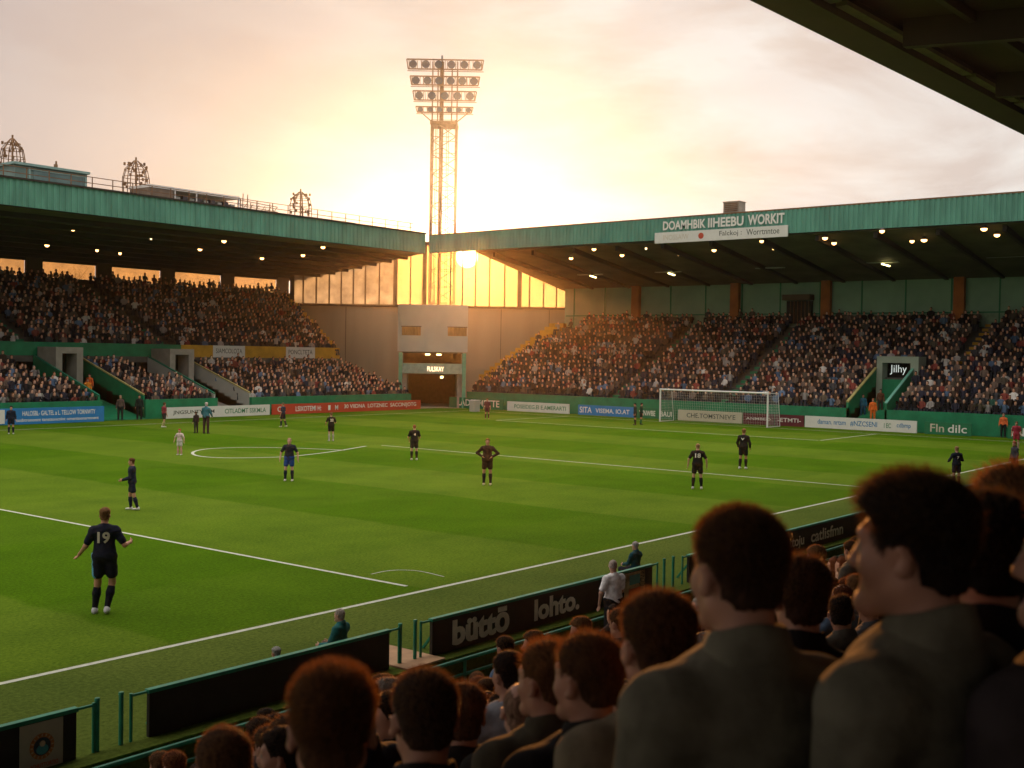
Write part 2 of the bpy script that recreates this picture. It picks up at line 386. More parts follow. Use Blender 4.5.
mb = MB(); mb.hexa([(-26, ny0, nz0 + .75), (80, ny0, nz0 + .75), (80, ny1, nz1 + .75), (-26, ny1, nz1 + .75)], [(-26, ny0, nz0 + .9), (80, ny0, nz0 + .9), (80, ny1, nz1 + .9), (-26, ny1, nz1 + .9)])
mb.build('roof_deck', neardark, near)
mb = MB(); mb.box(-26, 80, 11.9, 13.05, nz0, nz0 + .74); mb.build('eaves_girder', beam, near)
for i in range(22):
    x = -24 + i * 4.8
    mb = MB(); mb.box(x + .12, x + 4.6, 11.55, 11.86, nz0 + .18, nz0 + .30); mb.build('gutter_section', mat('pale_gutter', (.20, .19, .10), .7, var=.2, scale=2), near)
for i in range(14):
    x = -22 + i * 7.8
    mb = MB(); z = nz0
    mb.hexa([(x - .15, 11.5, nroof(11.5) - .05), (x + .15, 11.5, nroof(11.5) - .05), (x + .15, -14.7, nroof(-14.7) - .3), (x - .15, -14.7, nroof(-14.7) - .3)],
            [(x - .15, 11.5, nroof(11.5) + .74), (x + .15, 11.5, nroof(11.5) + .74), (x + .15, -14.7, nroof(-14.7) + .74), (x - .15, -14.7, nroof(-14.7) + .74)])
    mb.build('rafter', beam, near)
for y in (9.6, 7.4, 5.2, 3.0, .8, -1.4, -3.6, -5.8, -8, -10.2):
    mb = MB(); mb.box(-25.9, 79.9, y - .09, y + .09, nroof(y) + .45, nroof(y) + .72); mb.build('purlin', beam, near)
for i in range(14):
    x = -22 + i * 7.8
    for y in (8.5, 1.9):
        mb = MB(); mb.box(x + 1.2, x + 5.6, y - .55, y + .55, nroof(y) + .62, nroof(y) + .66)
        mb.build('roof_panel', mat('brown_roof_panel', (.16, .10, .05), .7, var=.2, scale=2, stretch=(1, 6, 1)), near)

for o_ in near.children:
    if o_.name.split('.')[0] in ('roof_deck', 'eaves_girder', 'gutter_section', 'rafter', 'purlin', 'roof_panel'):
        for v_ in o_.data.vertices: v_.co[1] += .61 - .038 * (v_.co[0] - 26.6)
# ------------------------------------------------------------------ far side stand (two tiers)
LX0, LX1 = 8.0, 75.6
side = empty('side_stand', (45, 71, 0), 'two tier stand across the pitch with teal roof edge and packed crowd', 'grandstand')
def corrugated(name, p0, p1, z0, z1, m, parent, pitch=.42, dep=.05, z0b=None, z1b=None):
    p0 = np.array(p0, float); p1 = np.array(p1, float); Ln = np.linalg.norm(p1 - p0); d = (p1 - p0) / Ln; n = np.array([d[1], -d[0]])
    k_ = int(Ln / pitch); mbx = MB(); pr = []
    for i in range(k_):
        for q, o in ((0, 0), (.35, 0), (.45, 1), (.9, 1)):
            pr.append(p0 + d * Ln * (i + q) / k_ + n * dep * o)
    pr.append(p1)
    tt = [np.dot(q - p0, d) / Ln for q in pr]; z0b = z0 if z0b is None else z0b; z1b = z1 if z1b is None else z1b
    vs = [(q[0], q[1], z0 + (z0b - z0) * t) for q, t in zip(pr, tt)] + [(q[0], q[1], z1 + (z1b - z1) * t) for q, t in zip(pr, tt)]
    c = len(pr); mbx.add(vs, [(i, i + 1, c + i + 1, c + i) for i in range(c - 1)])
    return mbx.build(name, m, parent)
corrugated('fascia', (LX0, 69.93), (LX1, 69.93), 13.82, 15.5, teal, side)
mb = MB(); mb.box(LX0, LX1, 69.96, 70.3, 13.80, 15.48); mb.box(LX0, LX1, 69.8, 70.1, 15.5, 15.62); mb.build('fascia_frame', beam, side)
# roof deck
lo = [(LX0, 70.31, 13.8), (LX1, 70.31, 13.8), (86.0, 98, 12.85), (LX0, 98, 12.85)]; hi = [(p[0], p[1], p[2] + .5) for p in lo]
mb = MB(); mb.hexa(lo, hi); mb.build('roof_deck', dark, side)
for y in np.arange(72.5, 97, 3.1):
    z = 13.8 - (y - 70.31) / 27.7 * .95
    mb = MB(); mb.box(LX0, LX1 + (y - 70.3) / 27.7 * 10 - .4, y - .12, y + .12, z - .34, z - .005); mb.build('roof_beam', beam, side)
# lower tier
AIS_L = [(44.6, 48.0), (54.2, 57.4), (65.3, 66.3)]       # gangways crossing the lower tier (x ranges)
LOW = [(71.3 + .76 * i, .62 + .245 * i) for i in range(11)]     # row front Y, floor z
mb = MB()
segs = []; a = LX0
for (p, q) in AIS_L[:2]: segs.append((a, p)); a = q
segs.append((a, 75.2))
for (x0, x1) in segs:
    for (y, z) in LOW: mb.box(x0, x1, y, y + .761, -1.19, z)
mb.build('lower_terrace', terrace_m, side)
mb = MB()
for i, (y, z) in enumerate(LOW):
    mb.box(65.5, 66.1, y + .3, y + .761, z, z + .16)
mb.build('lower_aisle', green, side)
# perimeter wall
mb = MB(); mb.box(LX0, 44.6, 71.0, 71.28, 0, 1.38); mb.box(48.0, 54.2, 71.0, 71.28, 0, 1.38); mb.box(57.4, 75.2, 71.0, 71.28, 0, 1.38); mb.build('perimeter_wall', green, side)
# gangway 1: green chute; gangway 2: grey ramp
for (x0, x1), wallm, floorm in ((AIS_L[0], green, green), (AIS_L[1], greyp, concrete)):
    mb = MB(); mb.hexa([(x0, 71.0, -1.19), (x1, 71.0, -1.19), (x1, 80, -1.19), (x0, 80, -1.19)], [(x0, 71.0, .05), (x1, 71.0, .05), (x1, 80, 1.9), (x0, 80, 1.9)]); mb.build('gangway_floor', floorm, side)
    for x in (x0, x1):
        mb = MB(); o = -.12 if x == x0 else .0
        zt = .45
        mb.hexa([(x + o, 71.3, 0), (x + o + .12, 71.3, 0), (x + o + .12, 79.8, 0), (x + o, 79.8, 0)], [(x + o, 71.3, 1.2 + zt), (x + o + .12, 71.3, 1.2 + zt), (x + o + .12, 79.8, 4.3), (x + o, 79.8, 4.3)]); mb.build('gangway_wall', wallm, side)
        mb = MB(); mb.bar((x + o + .06, 71.3, 1.28 + zt), (x + o + .06, 79.8, 4.38), .14, .08); mb.build('gangway_handrail', mat('yellowed_rail', (.40, .36, .14), .6, var=.2, scale=3) if x == x1 else greenrail, side)
# portal boxes at the head of each gangway
for x0, x1, z0, m_ in ((44.75, 46.9, 1.8, concrete), (54.35, 56.6, 1.8, concrete)):
    mb = MB(); mb.box(x0, x0 + .5, 77.2, 79.7, z0, 5.0); mb.box(x1 - .5, x1, 77.2, 79.7, z0, 5.0); mb.box(x0 + .5, x1 - .5, 77.2, 79.7, 4.55, 5.0); mb.build('portal', m_, side)
    mb = MB(); mb.box(x0 + .5, x1 - .5, 78.6, 79.6, z0, 4.55); mb.build('portal_shade_block', openshade, side)  # solid block, the passage's shade painted on as near-black
# balcony front
def balc(x0, x1, m_, nm='balcony_panel', y=79.85, z0=4.35, z1=5.35):
    q = MB(); q.box(x0, x1, y, y + .14, z0, z1); return q.build(nm, m_, side)
def lx(px): return on_y(px, 350, 79.85)[0]
balc(LX0, lx(181), green); balc(lx(181) + .01, lx(213), gold); balc(lx(213) + .01, lx(245), boardw); balc(lx(245) + .01, lx(286), gold); balc(lx(286) + .01, lx(315), boardw); balc(lx(315) + .01, lx(335), gold)
lettering('SIAMCOLOTA', (lx(213) + .3, 79.85, 4.7), (1, 0, 0), (0, 0, 1), .4, letterk, side, width=lx(245) - lx(213) - .6)
lettering('PONCLTETA', (lx(286) + .3, 79.85, 4.7), (1, 0, 0), (0, 0, 1), .4, letterk, side, width=lx(315) - lx(286) - .6)
mb = MB(); mb.box(LX0, 74.9, 79.86, 95.2, 3.9, 4.34); mb.build('upper_tier_slab', terrace_m, side)
UPP = [(80.6 + .85 * i, 4.65 + .355 * i) for i in range(17)]
mb = MB()
for i, (y, z) in enumerate(UPP): mb.box(LX0, 74.9 + .34 * i, y, y + .851, 4.345, z)
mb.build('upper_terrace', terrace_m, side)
mb = MB()
for i, (y, z) in enumerate(UPP):
    for x, w, s_ in ((44.3, 1.0, 0), (56.5, 1.0, 0)):
        mb.box(x, x + w, y + .3, y + .851, z, z + .2)
mb.build('upper_aisle', green, side)
mb = MB()
for i, (y, z) in enumerate(UPP): mb.box(74.9 + .34 * i, 75.5 + .34 * i, y, y + .851, 4.35, z + .7)
mb.build('stair_flank', gold, side)
# back wall with a run of openings and brown columns
mb = MB(); mb.box(LX0, 82.6, 95.2, 95.5, -1.2, 11.1); mb.build('back_wall', brownm, side)
for px in (-160, -110, -52, -10, 34, 104, 168, 228, 283):
    x = on_y(px, 265, 95)[0]; mb = MB(); mb.box(x - .75, x + .75, 94.9, 95.18, 10.6, 13.0); mb.build('column', brownm, side)
mb = MB(); mb.box(LX0, 82.6, 94.95, 95.15, 12.42, 12.9); mb.build('window_head', beam, side)
for i in range(10):
    pxs = (-160, -110, -52, -10, 34, 104, 168, 228, 283)
for i in range(len(pxs) - 1):
    xa = on_y(pxs[i], 265, 95)[0] + .76; xb = on_y(pxs[i + 1], 265, 95)[0] - .76
    mb = MB(); mb.box(xa, xb, 95.24, 95.27, 11.11, 12.43); mb.build('window', pane_clear, side)
mb = MB()
for x in np.arange(LX0 + 2, 75, 6.2): mb.box(x - .2, x + .2, 80.02, 80.3, -1, 4.33)
mb.build('tier_support', beam, side, )

# boards in front of the side stand
def board_y(x0, x1, m_, name, label, texts=(), y=70.3, z0=.02, z1=.82, th=.10, group='advertising boards along the side stand'):
    o = empty(name, ((x0 + x1) / 2, y, 0), label, 'board', group)
    q = MB(); q.box(x0, x1, y, y + th, z0, z1); q.build('panel', m_, o)
    MB().box(x0 + .3, x0 + .38, y + th, y + .5, 0, .5).build('foot', beam, o); MB().box(x1 - .38, x1 - .3, y + th, y + .5, 0, .5).build('foot', beam, o)
    for (t_, fx0, fx1, fz0, fz1, lm) in texts:
        lettering(t_, (x0 + (x1 - x0) * fx0, y, z0 + (z1 - z0) * fz0), (1, 0, 0), (0, 0, 1), (z1 - z0) * (fz1 - fz0), lm, o, width=(x1 - x0) * (fx1 - fx0), bold=.01)
    return o
o = board_y(36.0, 44.3, boardb, 'advertising_board', 'long blue advertising board at the far left of the pitch', [('HALOSBL- GALTEL a L. TELLOW TORNWTY', .30, .92, .52, .82, letterw), ('tusbtrononnt tansttoncnint omentoonsrmnent', .25, .95, .16, .36, letterw)], z1=1.05)
q = MB(); q.box(36.1, 37.3, 70.27, 70.297, .1, .98); q.build('logo_plate', boardw, o)
lettering('CB', (36.3, 70.27, .4), (1, 0, 0), (0, 0, 1), .35, letterb, o)
board_y(on_y(165, 412, 70.3)[0], on_y(270, 410, 70.3)[0] - .02, boardw, 'advertising_board', 'white advertising board with dark letters beside the red board', [("JNGSUNTY  E'M", .07, .45, .28, .72, letterk), ('CITLADMT SSKMLA', .55, .96, .28, .72, letterg)])
board_y(58.85, 75.7, boardr, 'advertising_board', 'long red advertising board ending at the corner tunnel', [('O', .03, .06, .25, .78, letterw), ('LSIXOTEMI H:', .14, .30, .25, .75, letterw), ('1', .345, .36, .25, .75, letterw), ('M', .39, .41, .25, .75, letterw), ('30 VIIDNA  LOTZNEC  SACCINIJOTG', .45, .965, .25, .78, letterw)])

# ------------------------------------------------------------------ end stand (behind the goal)
EX = 80.3
endst = empty('end_stand', (81, 40, 0), 'single tier stand behind the goal with teal roof edge and green back wall', 'grandstand')
EY0, EY1 = -20.0, 73.8
corrugated('fascia', (EX, EY1), (EX, EY0), 14.42, 15.98, teal, endst, pitch=.36, z0b=14.25, z1b=16.3)
mb = MB(); mb.hexa([(EX + .11, EY0, 14.22), (EX + .4, EY0, 14.22), (EX + .4, EY1, 14.4), (EX + .11, EY1, 14.4)], [(EX + .11, EY0, 16.25), (EX + .4, EY0, 16.25), (EX + .4, EY1, 15.95), (EX + .11, EY1, 15.95)])
mb.build('fascia_frame', beam, endst)
mb = MB(); mb.bar((EX + .1, EY1, 16.03), (EX + .1, EY0, 16.36), .3, .1); mb.build('fascia_coping', rust, endst)
def eroof(X): return 14.3 - (X - EX) / 18.0 * 2.6
lo = [(EX + .41, 68.3, eroof(EX + .41)), (EX + .41, EY0, eroof(EX + .41)), (99.2, EY0, eroof(99.2)), (99.2, 71.2, eroof(99.2))][::-1]
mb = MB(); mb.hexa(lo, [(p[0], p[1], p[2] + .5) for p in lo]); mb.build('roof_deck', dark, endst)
for i in range(19):
    y = 66.5 - i * 4.4
    mb = MB(); mb.hexa([(81.0, y - .14, eroof(81) - .42), (81.0, y + .14, eroof(81) - .42), (96.8, y + .14, eroof(96.8) - .2), (96.8, y - .14, eroof(96.8) - .2)][::-1],
                       [(81.0, y - .14, eroof(81) - .004), (81.0, y + .14, eroof(81) - .004), (96.8, y + .14, eroof(96.8) - .004), (96.8, y - .14, eroof(96.8) - .004)][::-1])
    mb.build('roof_beam', beam, endst)
ERO = [(81.9 + .8 * i, 1.1 + .375 * i) for i in range(19)]     # row front X, floor z
TUN = (30.5, 33.2); TX = 87.0
mb = MB()
for i, (x, z) in enumerate(ERO):
    if x < TX:
        mb.box(x, x + .801, EY0, TUN[0], -1.19, z); mb.box(x, x + .801, TUN[1], 69.8 + .06 * i, -1.19, z)
    else: mb.box(x, x + .801, EY0, 69.8 + .06 * i, -1.19, z)
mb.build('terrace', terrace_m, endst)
AIS_E = [54.6, 44.1, 33.6, 26.0 + 2.2, 62.5]
for ya, m_, slope in ((54.2, green, 0), (43.8, green, 0), (27.6, gold, 0), (70.1, gold, 0), (11, green, 0)):
    mb = MB()
    for i, (x, z) in enumerate(ERO):
        if ya == 27.6 and i < 10: continue
        if ya == 70.1 and i < 4: continue
        mb.box(x + .25, x + .801, ya - (.5 if ya != 70.1 else .2), ya + (.5 if ya != 70.1 else 1.6), z - (.0 if ya != 70.1 else 2.5), z + (.22 if ya != 70.1 else .45))
    mb.build('aisle', m_, endst)
# perimeter wall with the opening of the tunnel
mb = MB(); mb.box(81.5, 81.8, EY0, TUN[0], 0, 1.5); mb.box(81.5, 81.8, TUN[1], 69.9, 0, 1.5); mb.build('perimeter_wall', green, endst)
# tunnel chute
mb = MB(); mb.hexa([(81.5, TUN[0], -1.19), (81.5, TUN[1], -1.19), (TX, TUN[1], -1.19), (TX, TUN[0], -1.19)][::-1], [(81.5, TUN[0], .03), (81.5, TUN[1], .03), (TX, TUN[1], 2.2), (TX, TUN[0], 2.2)][::-1]); mb.build('tunnel_floor', green, endst)
for y in TUN:
    mb = MB(); a, b = (y, y + .15) if y == TUN[1] else (y - .15, y)
    mb.hexa([(81.5, a, 0), (81.5, b, 0), (TX - .1, b, 0), (TX - .1, a, 0)][::-1], [(81.5, a, 1.9), (81.5, b, 1.9), (TX - .1, b, 4.4), (TX - .1, a, 4.4)][::-1]); mb.build('tunnel_wall', green, endst)
    mb = MB(); mb.bar((81.5, (a + b) / 2, 1.96), (TX - .1, (a + b) / 2, 4.46), .2, .1); mb.build('tunnel_handrail', mat('yellowed_rail', (.4, .36, .14)) if y == TUN[1] else mat('pale_teal_rail', (.15, .42, .33), .5), endst)
mb = MB(); mb.box(TX - .2, TX + 1.5, TUN[0] - .5, TUN[0] + .1, 2.0, 5.35); mb.box(TX - .2, TX + 1.5, TUN[1] - .45, TUN[1] - .01, 2.0, 5.35); mb.box(TX - .2, TX + 1.5, TUN[0] + .1, TUN[1] - .45, 4.85, 5.35)
mb.build('tunnel_portal', mat('pale_green_concrete', (.30, .36, .29), .8, var=.1, scale=1), endst)
mb = MB(); mb.box(TX + .9, TX + 1.4, TUN[0] + .1, TUN[1] - .45, 2.2, 4.85); mb.build('tunnel_shade_block', openshade, endst)  # solid block closing the tunnel, its inner shade painted near-black
lettering('Jilhy', (TX + .88, 32.55, 3.95), (0, -1, 0), (0, 0, 1), .75, signw_on, endst, width=1.3)
mb = MB(); mb.box(TX - .1, TX, TUN[0] + .1, TUN[1] - .45, 2.1, 3.6); mb.build('tunnel_gate', green, endst)
# back wall: green panels with rust pillars, band below
mb = MB(); mb.box(97.2, 97.5, EY0, 70.2, -1.2, 13.0); mb.build('back_wall', teal2, endst)
for i in range(24):
    y = 69 - i * 3.8
    mb = MB(); mb.box(97.12, 97.19, y - .05, y + .05, 7.9, 12.2); mb.build('panel_joint', green, endst)
mb = MB(); mb.box(97.1, 97.18, EY0, 70.0, 9.02, 9.12); mb.build('wall_band', green, endst)
mb = MB(); mb.box(97.14, 97.19, EY0, 70.0, 8.0, 9.0); mb.build('wall_plinth', mat('pale_green_plinth', (.24, .36, .24), .7), endst)
for px in (637, 736, 827, 960):
    y = on_x(px, 300, 97)[1]
    mb = MB(); mb.box(96.6, 97.08, y - .42, y + .42, 7.5, 12.1); mb.build('pillar', orange, endst)
for yy in (2, -8): 
    mb = MB(); mb.box(96.6, 97.08, yy - .42, yy + .42, 7.5, 12.1); mb.build('pillar', orange, endst)
# small kiosk window under the roof
ya, yb = on_x(785, 300, 96.6)[1], on_x(812, 300, 96.6)[1]
mb = MB(); mb.box(96.0, 97.05, yb, ya, 10.25, 10.75); mb.build('hatch_hood', brownm, endst)
mb = MB(); mb.box(96.75, 97.06, yb + .1, ya - .1, 8.2, 10.2); mb.build('hatch_shade_block', openshade, endst)  # solid block behind the bars, shade of the hatch painted near-black
mb = MB()
for i in range(6): mb.box(96.68, 96.74, yb + .3 + i * .35, yb + .36 + i * .35, 8.2, 10.2)
mb.build('hatch_bars', rust, endst)
mb = MB(); mb.box(81.81, 99.1, EY0 - .3, EY0 - .02, -1.2, 12.5); mb.build('end_wall', beige, endst)

def eyy(px): return on_x(px, 415, EX)[1]
def board_x(y0, y1, m_, name, label, texts=(), x=EX, z0=.02, z1=.86, th=.1, group='advertising boards behind the goal'):
    o = empty(name, (x, (y0 + y1) / 2, 0), label, 'board', group)
    q = MB(); q.box(x, x + th, y1, y0, z0, z1); q.build('panel', m_, o)
    MB().box(x + th, x + .5, y0 - .38, y0 - .3, 0, .5).build('foot', beam, o); MB().box(x + th, x + .5, y1 + .3, y1 + .38, 0, .5).build('foot', beam, o)
    for (t_, fx0, fx1, fz0, fz1, lm) in texts:
        lettering(t_, (x, y0 + (y1 - y0) * fx0, z0 + (z1 - z0) * fz0), (0, -1, 0), (0, 0, 1), (z1 - z0) * (fz1 - fz0), lm, o, width=(y0 - y1) * (fx1 - fx0), bold=.01)
    return o
B = board_x
B(eyy(449), eyy(503), boardg, 'advertising_board', 'dark green board with white letters nearest the corner tunnel', [('LADERMETTE', .16, .93, .25, .85, letterw)], z1=1.0)
B(eyy(507), eyy(569), boardw, 'advertising_board', 'small white board left of the blue board by the goal', [('POSEIDEG.EI E.AMERARTI', .12, .95, .3, .72, letterg)])
B(eyy(578), eyy(634), boardb, 'advertising_board', 'blue board with white letters left of the goal', [('SITA', .03, .25, .22, .82, letterw), ('VISEMA. IO.AT', .32, .92, .28, .72, letterw)])
B(eyy(635), eyy(676), boardg, 'advertising_board', 'green board with white letters seen at the left post of the goal', [('WNWBE', .1, .5, .25, .75, letterw), ('BAUI', .62, .9, .25, .75, letterw)])
B(eyy(678), eyy(742), boardcream, 'advertising_board', 'cream board with dark script seen through the goal net', [("CHE.TOMSTNEV'E", .14, .9, .3, .74, letterk)])
B(eyy(743), eyy(774), boardm, 'advertising_board', 'maroon board with a white stripe at the right goal post', [('ANMBEO', .1, .9, .4, .62, letterw)])
B(eyy(775), eyy(804), boardm, 'advertising_board', 'dark board with red and blue marks right of the goal', [('-ETMTI-', .1, .9, .35, .7, letterw)])
B(eyy(805), eyy(917), boardw, 'advertising_board', 'long white board with blue letters under the stand tunnel', [('daman. nrtsm', .12, .38, .35, .78, letterb), ('#NZCSENI', .42, .66, .28, .76, letterb), ('I EC', .72, .78, .3, .7, letterg), ('cdbmp', .83, .95, .28, .78, letterb)])
B(eyy(925), eyy(972), boardg, 'advertising_board', 'green board reading Fln dilc in cream letters', [('Fln', .12, .42, .2, .85, lettercream), ('dilc', .5, .9, .2, .85, letterw)])
B(eyy(1008), eyy(1090), boardg, 'advertising_board', 'green board reading Nic at the right edge of the photo', [('Nic', .05, .4, .2, .85, letterw)])

# roof signs
o = empty('roof_sign', (EX - .1, 43, 14.2), 'white letters above a white strip sign on the end stand roof edge', 'sign')
q = MB(); ys0, ys1 = on_x(655, 240, EX - .15)[1], on_x(788, 228, EX - .15)[1]
q.hexa([(EX - .2, ys0, 14.1), (EX - .1, ys0, 14.1), (EX - .1, ys1, 14.1), (EX - .2, ys1, 14.1)], [(EX - .2, ys0, 14.95), (EX - .1, ys0, 14.95), (EX - .1, ys1, 14.95), (EX - .2, ys1, 14.95)]); q.build('strip', boardw, o)
lettering('DOAMHBIK', (EX - .12, ys0 - .7, 15.12), (0, -1, 0), (0, 0, 1), .72, letterw, o, width=3.85, bold=.03)
lettering('IIHEEBU', (EX - .12, ys0 - 4.75, 15.12), (0, -1, 0), (0, 0, 1), .74, letterw, o, width=3.05, bold=.03)
lettering('WORKIT', (EX - .12, ys0 - 8.15, 15.12), (0, -1, 0), (0, 0, 1), .78, letterw, o, width=3.0, bold=.03)
lettering('INOSSAIW', (EX - .2, ys0 - .8, 14.32), (0, -1, 0), (0, 0, 1), .42, lettercream, o, width=2.3)
lettering('Falckoj :', (EX - .2, ys0 - 5.8, 14.32), (0, -1, 0), (0, 0, 1), .48, letterk, o, width=1.9)
lettering('Worrtnntoe', (EX - .2, ys0 - 8.1, 14.36), (0, -1, 0), (0, 0, 1), .46, letterk, o, width=2.7)
q = MB(); q.tube((EX - .21, ys0 - 4.2, 14.52), (EX - .2, ys0 - 4.2, 14.52), .24, .24, 14); q.build('emblem', letterr, o)
q = MB(); y0_, y1_ = on_x(727, 205, 82)[1], on_x(743, 205, 82)[1]
o = empty('ventilation_unit', (82, (y0_ + y1_) / 2, 16.1), 'small square metal ventilation box on the end stand roof', 'roof unit')
q.box(81.4, 82.4, y1_, y0_, 16.35, 17.15); q.box(81.35, 82.45, y1_ - .05, y0_ + .05, 17.16, 17.22); q.build('casing', mat('galvanised', (.30, .27, .22), .6, metal=.2, var=.2, scale=2), o)
q = MB(); [q.box(81.36, 81.39, y1_ + .15, y0_ - .15, z, z + .06) for z in np.arange(16.45, 17.05, .14)]; q.build('louvre', rust, o)
q = MB(); q.box(81.5, 81.6, y1_ + .1, y1_ + .2, 15.0, 16.34); q.box(81.5, 81.6, y0_ - .2, y0_ - .1, 15.0, 16.34); q.build('foot', rust, o)

# ------------------------------------------------------------------ corner building
corner = empty('corner_building', (82, 78, 0), 'beige corner building with a tall glazed band and grey tunnel tower', 'building')
def cp(px, D=121., z=0.0):
    r = ray(px, 384) / F_PX * D; return np.array([r[0], r[1], z])
P0, P1 = cp(284), cp(584)
wd = P1 - P0; WL = np.linalg.norm(wd); wd = wd / WL; wn = np.array([-ray(430, 384)[0], -ray(430, 384)[1], 0]); wn /= np.linalg.norm(wn)   # towards the camera
def wall_q(u0, u1, z0, z1, d0, d1):
    a, b = P0 + wd * u0, P0 + wd * u1
    q = MB(); q.hexa([a + wn * d1 + [0, 0, z0], b + wn * d1 + [0, 0, z0], b + wn * d0 + [0, 0, z0], a + wn * d0 + [0, 0, z0]],
                     [a + wn * d1 + [0, 0, z1], b + wn * d1 + [0, 0, z1], b + wn * d0 + [0, 0, z1], a + wn * d0 + [0, 0, z1]]); return q
def up(px):    # distance along the wall for a pixel column
    return (px - 284) / 300 * WL
wall_q(-4, WL + 1, -1.2, 9.75, -.4, 0).build('wall', beige, corner)
wall_q(-1, WL + .5, 9.76, 10.0, -.4, .12).build('sill', brownm, corner)
wall_q(-1, WL + .5, 16.2, 16.6, -.4, .1).build('window_header', brownm, corner)
pxs = [291, 302, 315, 328, 340, 352, 364, 378, 394, 409, 423, 437, 449, 461, 474, 488, 503, 518, 528, 542, 555, 567]
for i, px in enumerate(pxs):
    big = px in (394, 423, 518, 291, 567)
    wall_q(up(px) - (.22 if big else .07), up(px) + (.22 if big else .07), 10.01, 16.19, -.2, .05).build('mullion', brownm, corner)
for i in range(len(pxs) - 1):
    w0 = .22 if pxs[i] in (394, 423, 518, 291, 567) else .07; w1 = .22 if pxs[i + 1] in (394, 423, 518, 291, 567) else .07
    f_ = wall_q(up(pxs[i]) + w0, up(pxs[i + 1]) - w1, 10.01, 16.19, -.1, -.08); f_.build('window_pane', pane_grey if pxs[i] < 385 else pane_clear, corner)
wall_q(up(567) + .23, WL + .5, 10.01, 16.19, -.35, 0).build('end_panel', beige, corner)
for px in (300, 345, 500, 548):
    wall_q(up(px) - .03, up(px) + .03, -1, 9.7, .0, .04).build('wall_joint', brownm, corner)

# the tower facing the pitch
T0 = cp(397, 106.); T1 = cp(467, 106.); td = T1 - T0; TW = np.linalg.norm(td); td /= TW
def tw(u0, u1, z0, z1, d0, d1, name, m_):
    a, b = T0 + td * u0, T0 + td * u1; q = MB()
    q.hexa([a + wn * d1 + [0, 0, z0], b + wn * d1 + [0, 0, z0], b + wn * d0 + [0, 0, z0], a + wn * d0 + [0, 0, z0]],
           [a + wn * d1 + [0, 0, z1], b + wn * d1 + [0, 0, z1], b + wn * d0 + [0, 0, z1], a + wn * d0 + [0, 0, z1]]); return q.build(name, m_, corner)
def tz(py): return 5 + (353.5 - py) / F_PX * 106.
tw(0, TW, tz(352), tz(305), -10, 0, 'tower_block', greyp)
for a0, a1 in ((401, 420), (447, 466)):
    tw((a0 - 397) / 70 * TW, (a1 - 397) / 70 * TW, tz(336), tz(327.5), -.25, .01, 'tower_window', mat('amber_louvre', (.35, .20, .08), .6, var=.25, scale=8, stretch=(1, 1, .2)))
    tw((a0 - 397) / 70 * TW - .06, (a1 - 397) / 70 * TW + .06, tz(327.4), tz(326.6), -.1, .04, 'window_lintel', brownm)
tw(0.12, .45, -1, tz(353), -1.2, .02, 'tower_post', mat('green_post', (.10, .36, .24), .6)); tw(TW - .45, TW - .12, -1, tz(353), -1.2, .02, 'tower_post', MATS['green_post'])
tw(.46, TW - .46, tz(374), tz(364), -9, .03, 'balcony_front', mat('pale_green_panel', (.30, .40, .33), .7))
tw(.46, TW - .46, tz(353.5), tz(352.4), -9, -.02, 'soffit', brownm)
tw(.46, TW - .46, tz(364), tz(353.6), -4.2, -4, 'lounge_back', mat('warm_lounge_wall', (.30, .14, .06), .8))
for f_ in (.40, .56): tw(TW * f_, TW * f_ + .42, tz(355.4), tz(354.2), -.9, -.5, 'ceiling_light', lamp_yel)
tw(.46, .9, -1, tz(374.2), -9, -.3, 'tunnel_side', concrete); tw(TW - .9, TW - .46, -1, tz(374.2), -9, -.3, 'tunnel_side', concrete)
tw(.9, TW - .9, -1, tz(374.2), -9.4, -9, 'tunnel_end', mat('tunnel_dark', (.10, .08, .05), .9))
tw(.9, TW - .9, -1, .02, -9, .0, 'tunnel_floor', concrete)
tw(TW * .62, TW * .66, tz(378.5), tz(376.6), -1.6, -1.4, 'tunnel_lamp', lamp_yel)
t0 = T0 + td * TW * .43 + wn * .05; lettering('FULSKAY', (t0[0], t0[1], tz(371.5)), td, (0, 0, 1), .42, sign_on, corner, width=1.5)
tw(-8, -.05, -1, .9, -6, -5.6, 'low_wall', green)
# small white utility box by the tunnel
o = empty('utility_box', cp(475, 100.5), 'pale square utility box standing right of the corner tunnel mouth', 'box')
c0 = cp(475, 100.5); q = MB(); q.box(c0[0] - .35, c0[0] + .35, c0[1] - .3, c0[1] + .3, 0, .95); q.build('cabinet', greyp, o)
q = MB(); q.box(c0[0] - .40, c0[0] + .40, c0[1] - .35, c0[1] + .35, .951, 1.0); q.build('lid', white, o)

# ------------------------------------------------------------------ floodlight tower
FD = 150.
fc = cp(440.5, FD); flood = empty('floodlight_tower', (fc[0], fc[1], -1.2), 'tall lattice floodlight tower with four rows of lamps behind the corner', 'floodlight')
fr_ = np.array([right[0], right[1], 0.]); fr_ /= np.linalg.norm(fr_); ff = np.array([-fr_[1], fr_[0], 0.])       # right and away
if ff @ np.array([fwd[0], fwd[1], 0]) < 0: ff = -ff
def fp(u, w_, z): return fc + fr_ * u + ff * w_ + [0, 0, z]
def fz(py): return 5 + (353.5 - py) / F_PX * FD
pxm = FD / F_PX
hw0, hw1 = 12.3 * pxm, 12.0 * pxm
ztop = fz(124)
legs = MB(); lat = MB()
for su in (-1, 1):
    for sw in (-1, 1):
        mb = MB(); mb.bar(fp(su * hw0, sw * hw0, -1.2), fp(su * hw1, sw * hw1, ztop), .16, .16); mb.build('leg', rust, flood)
nb = 17
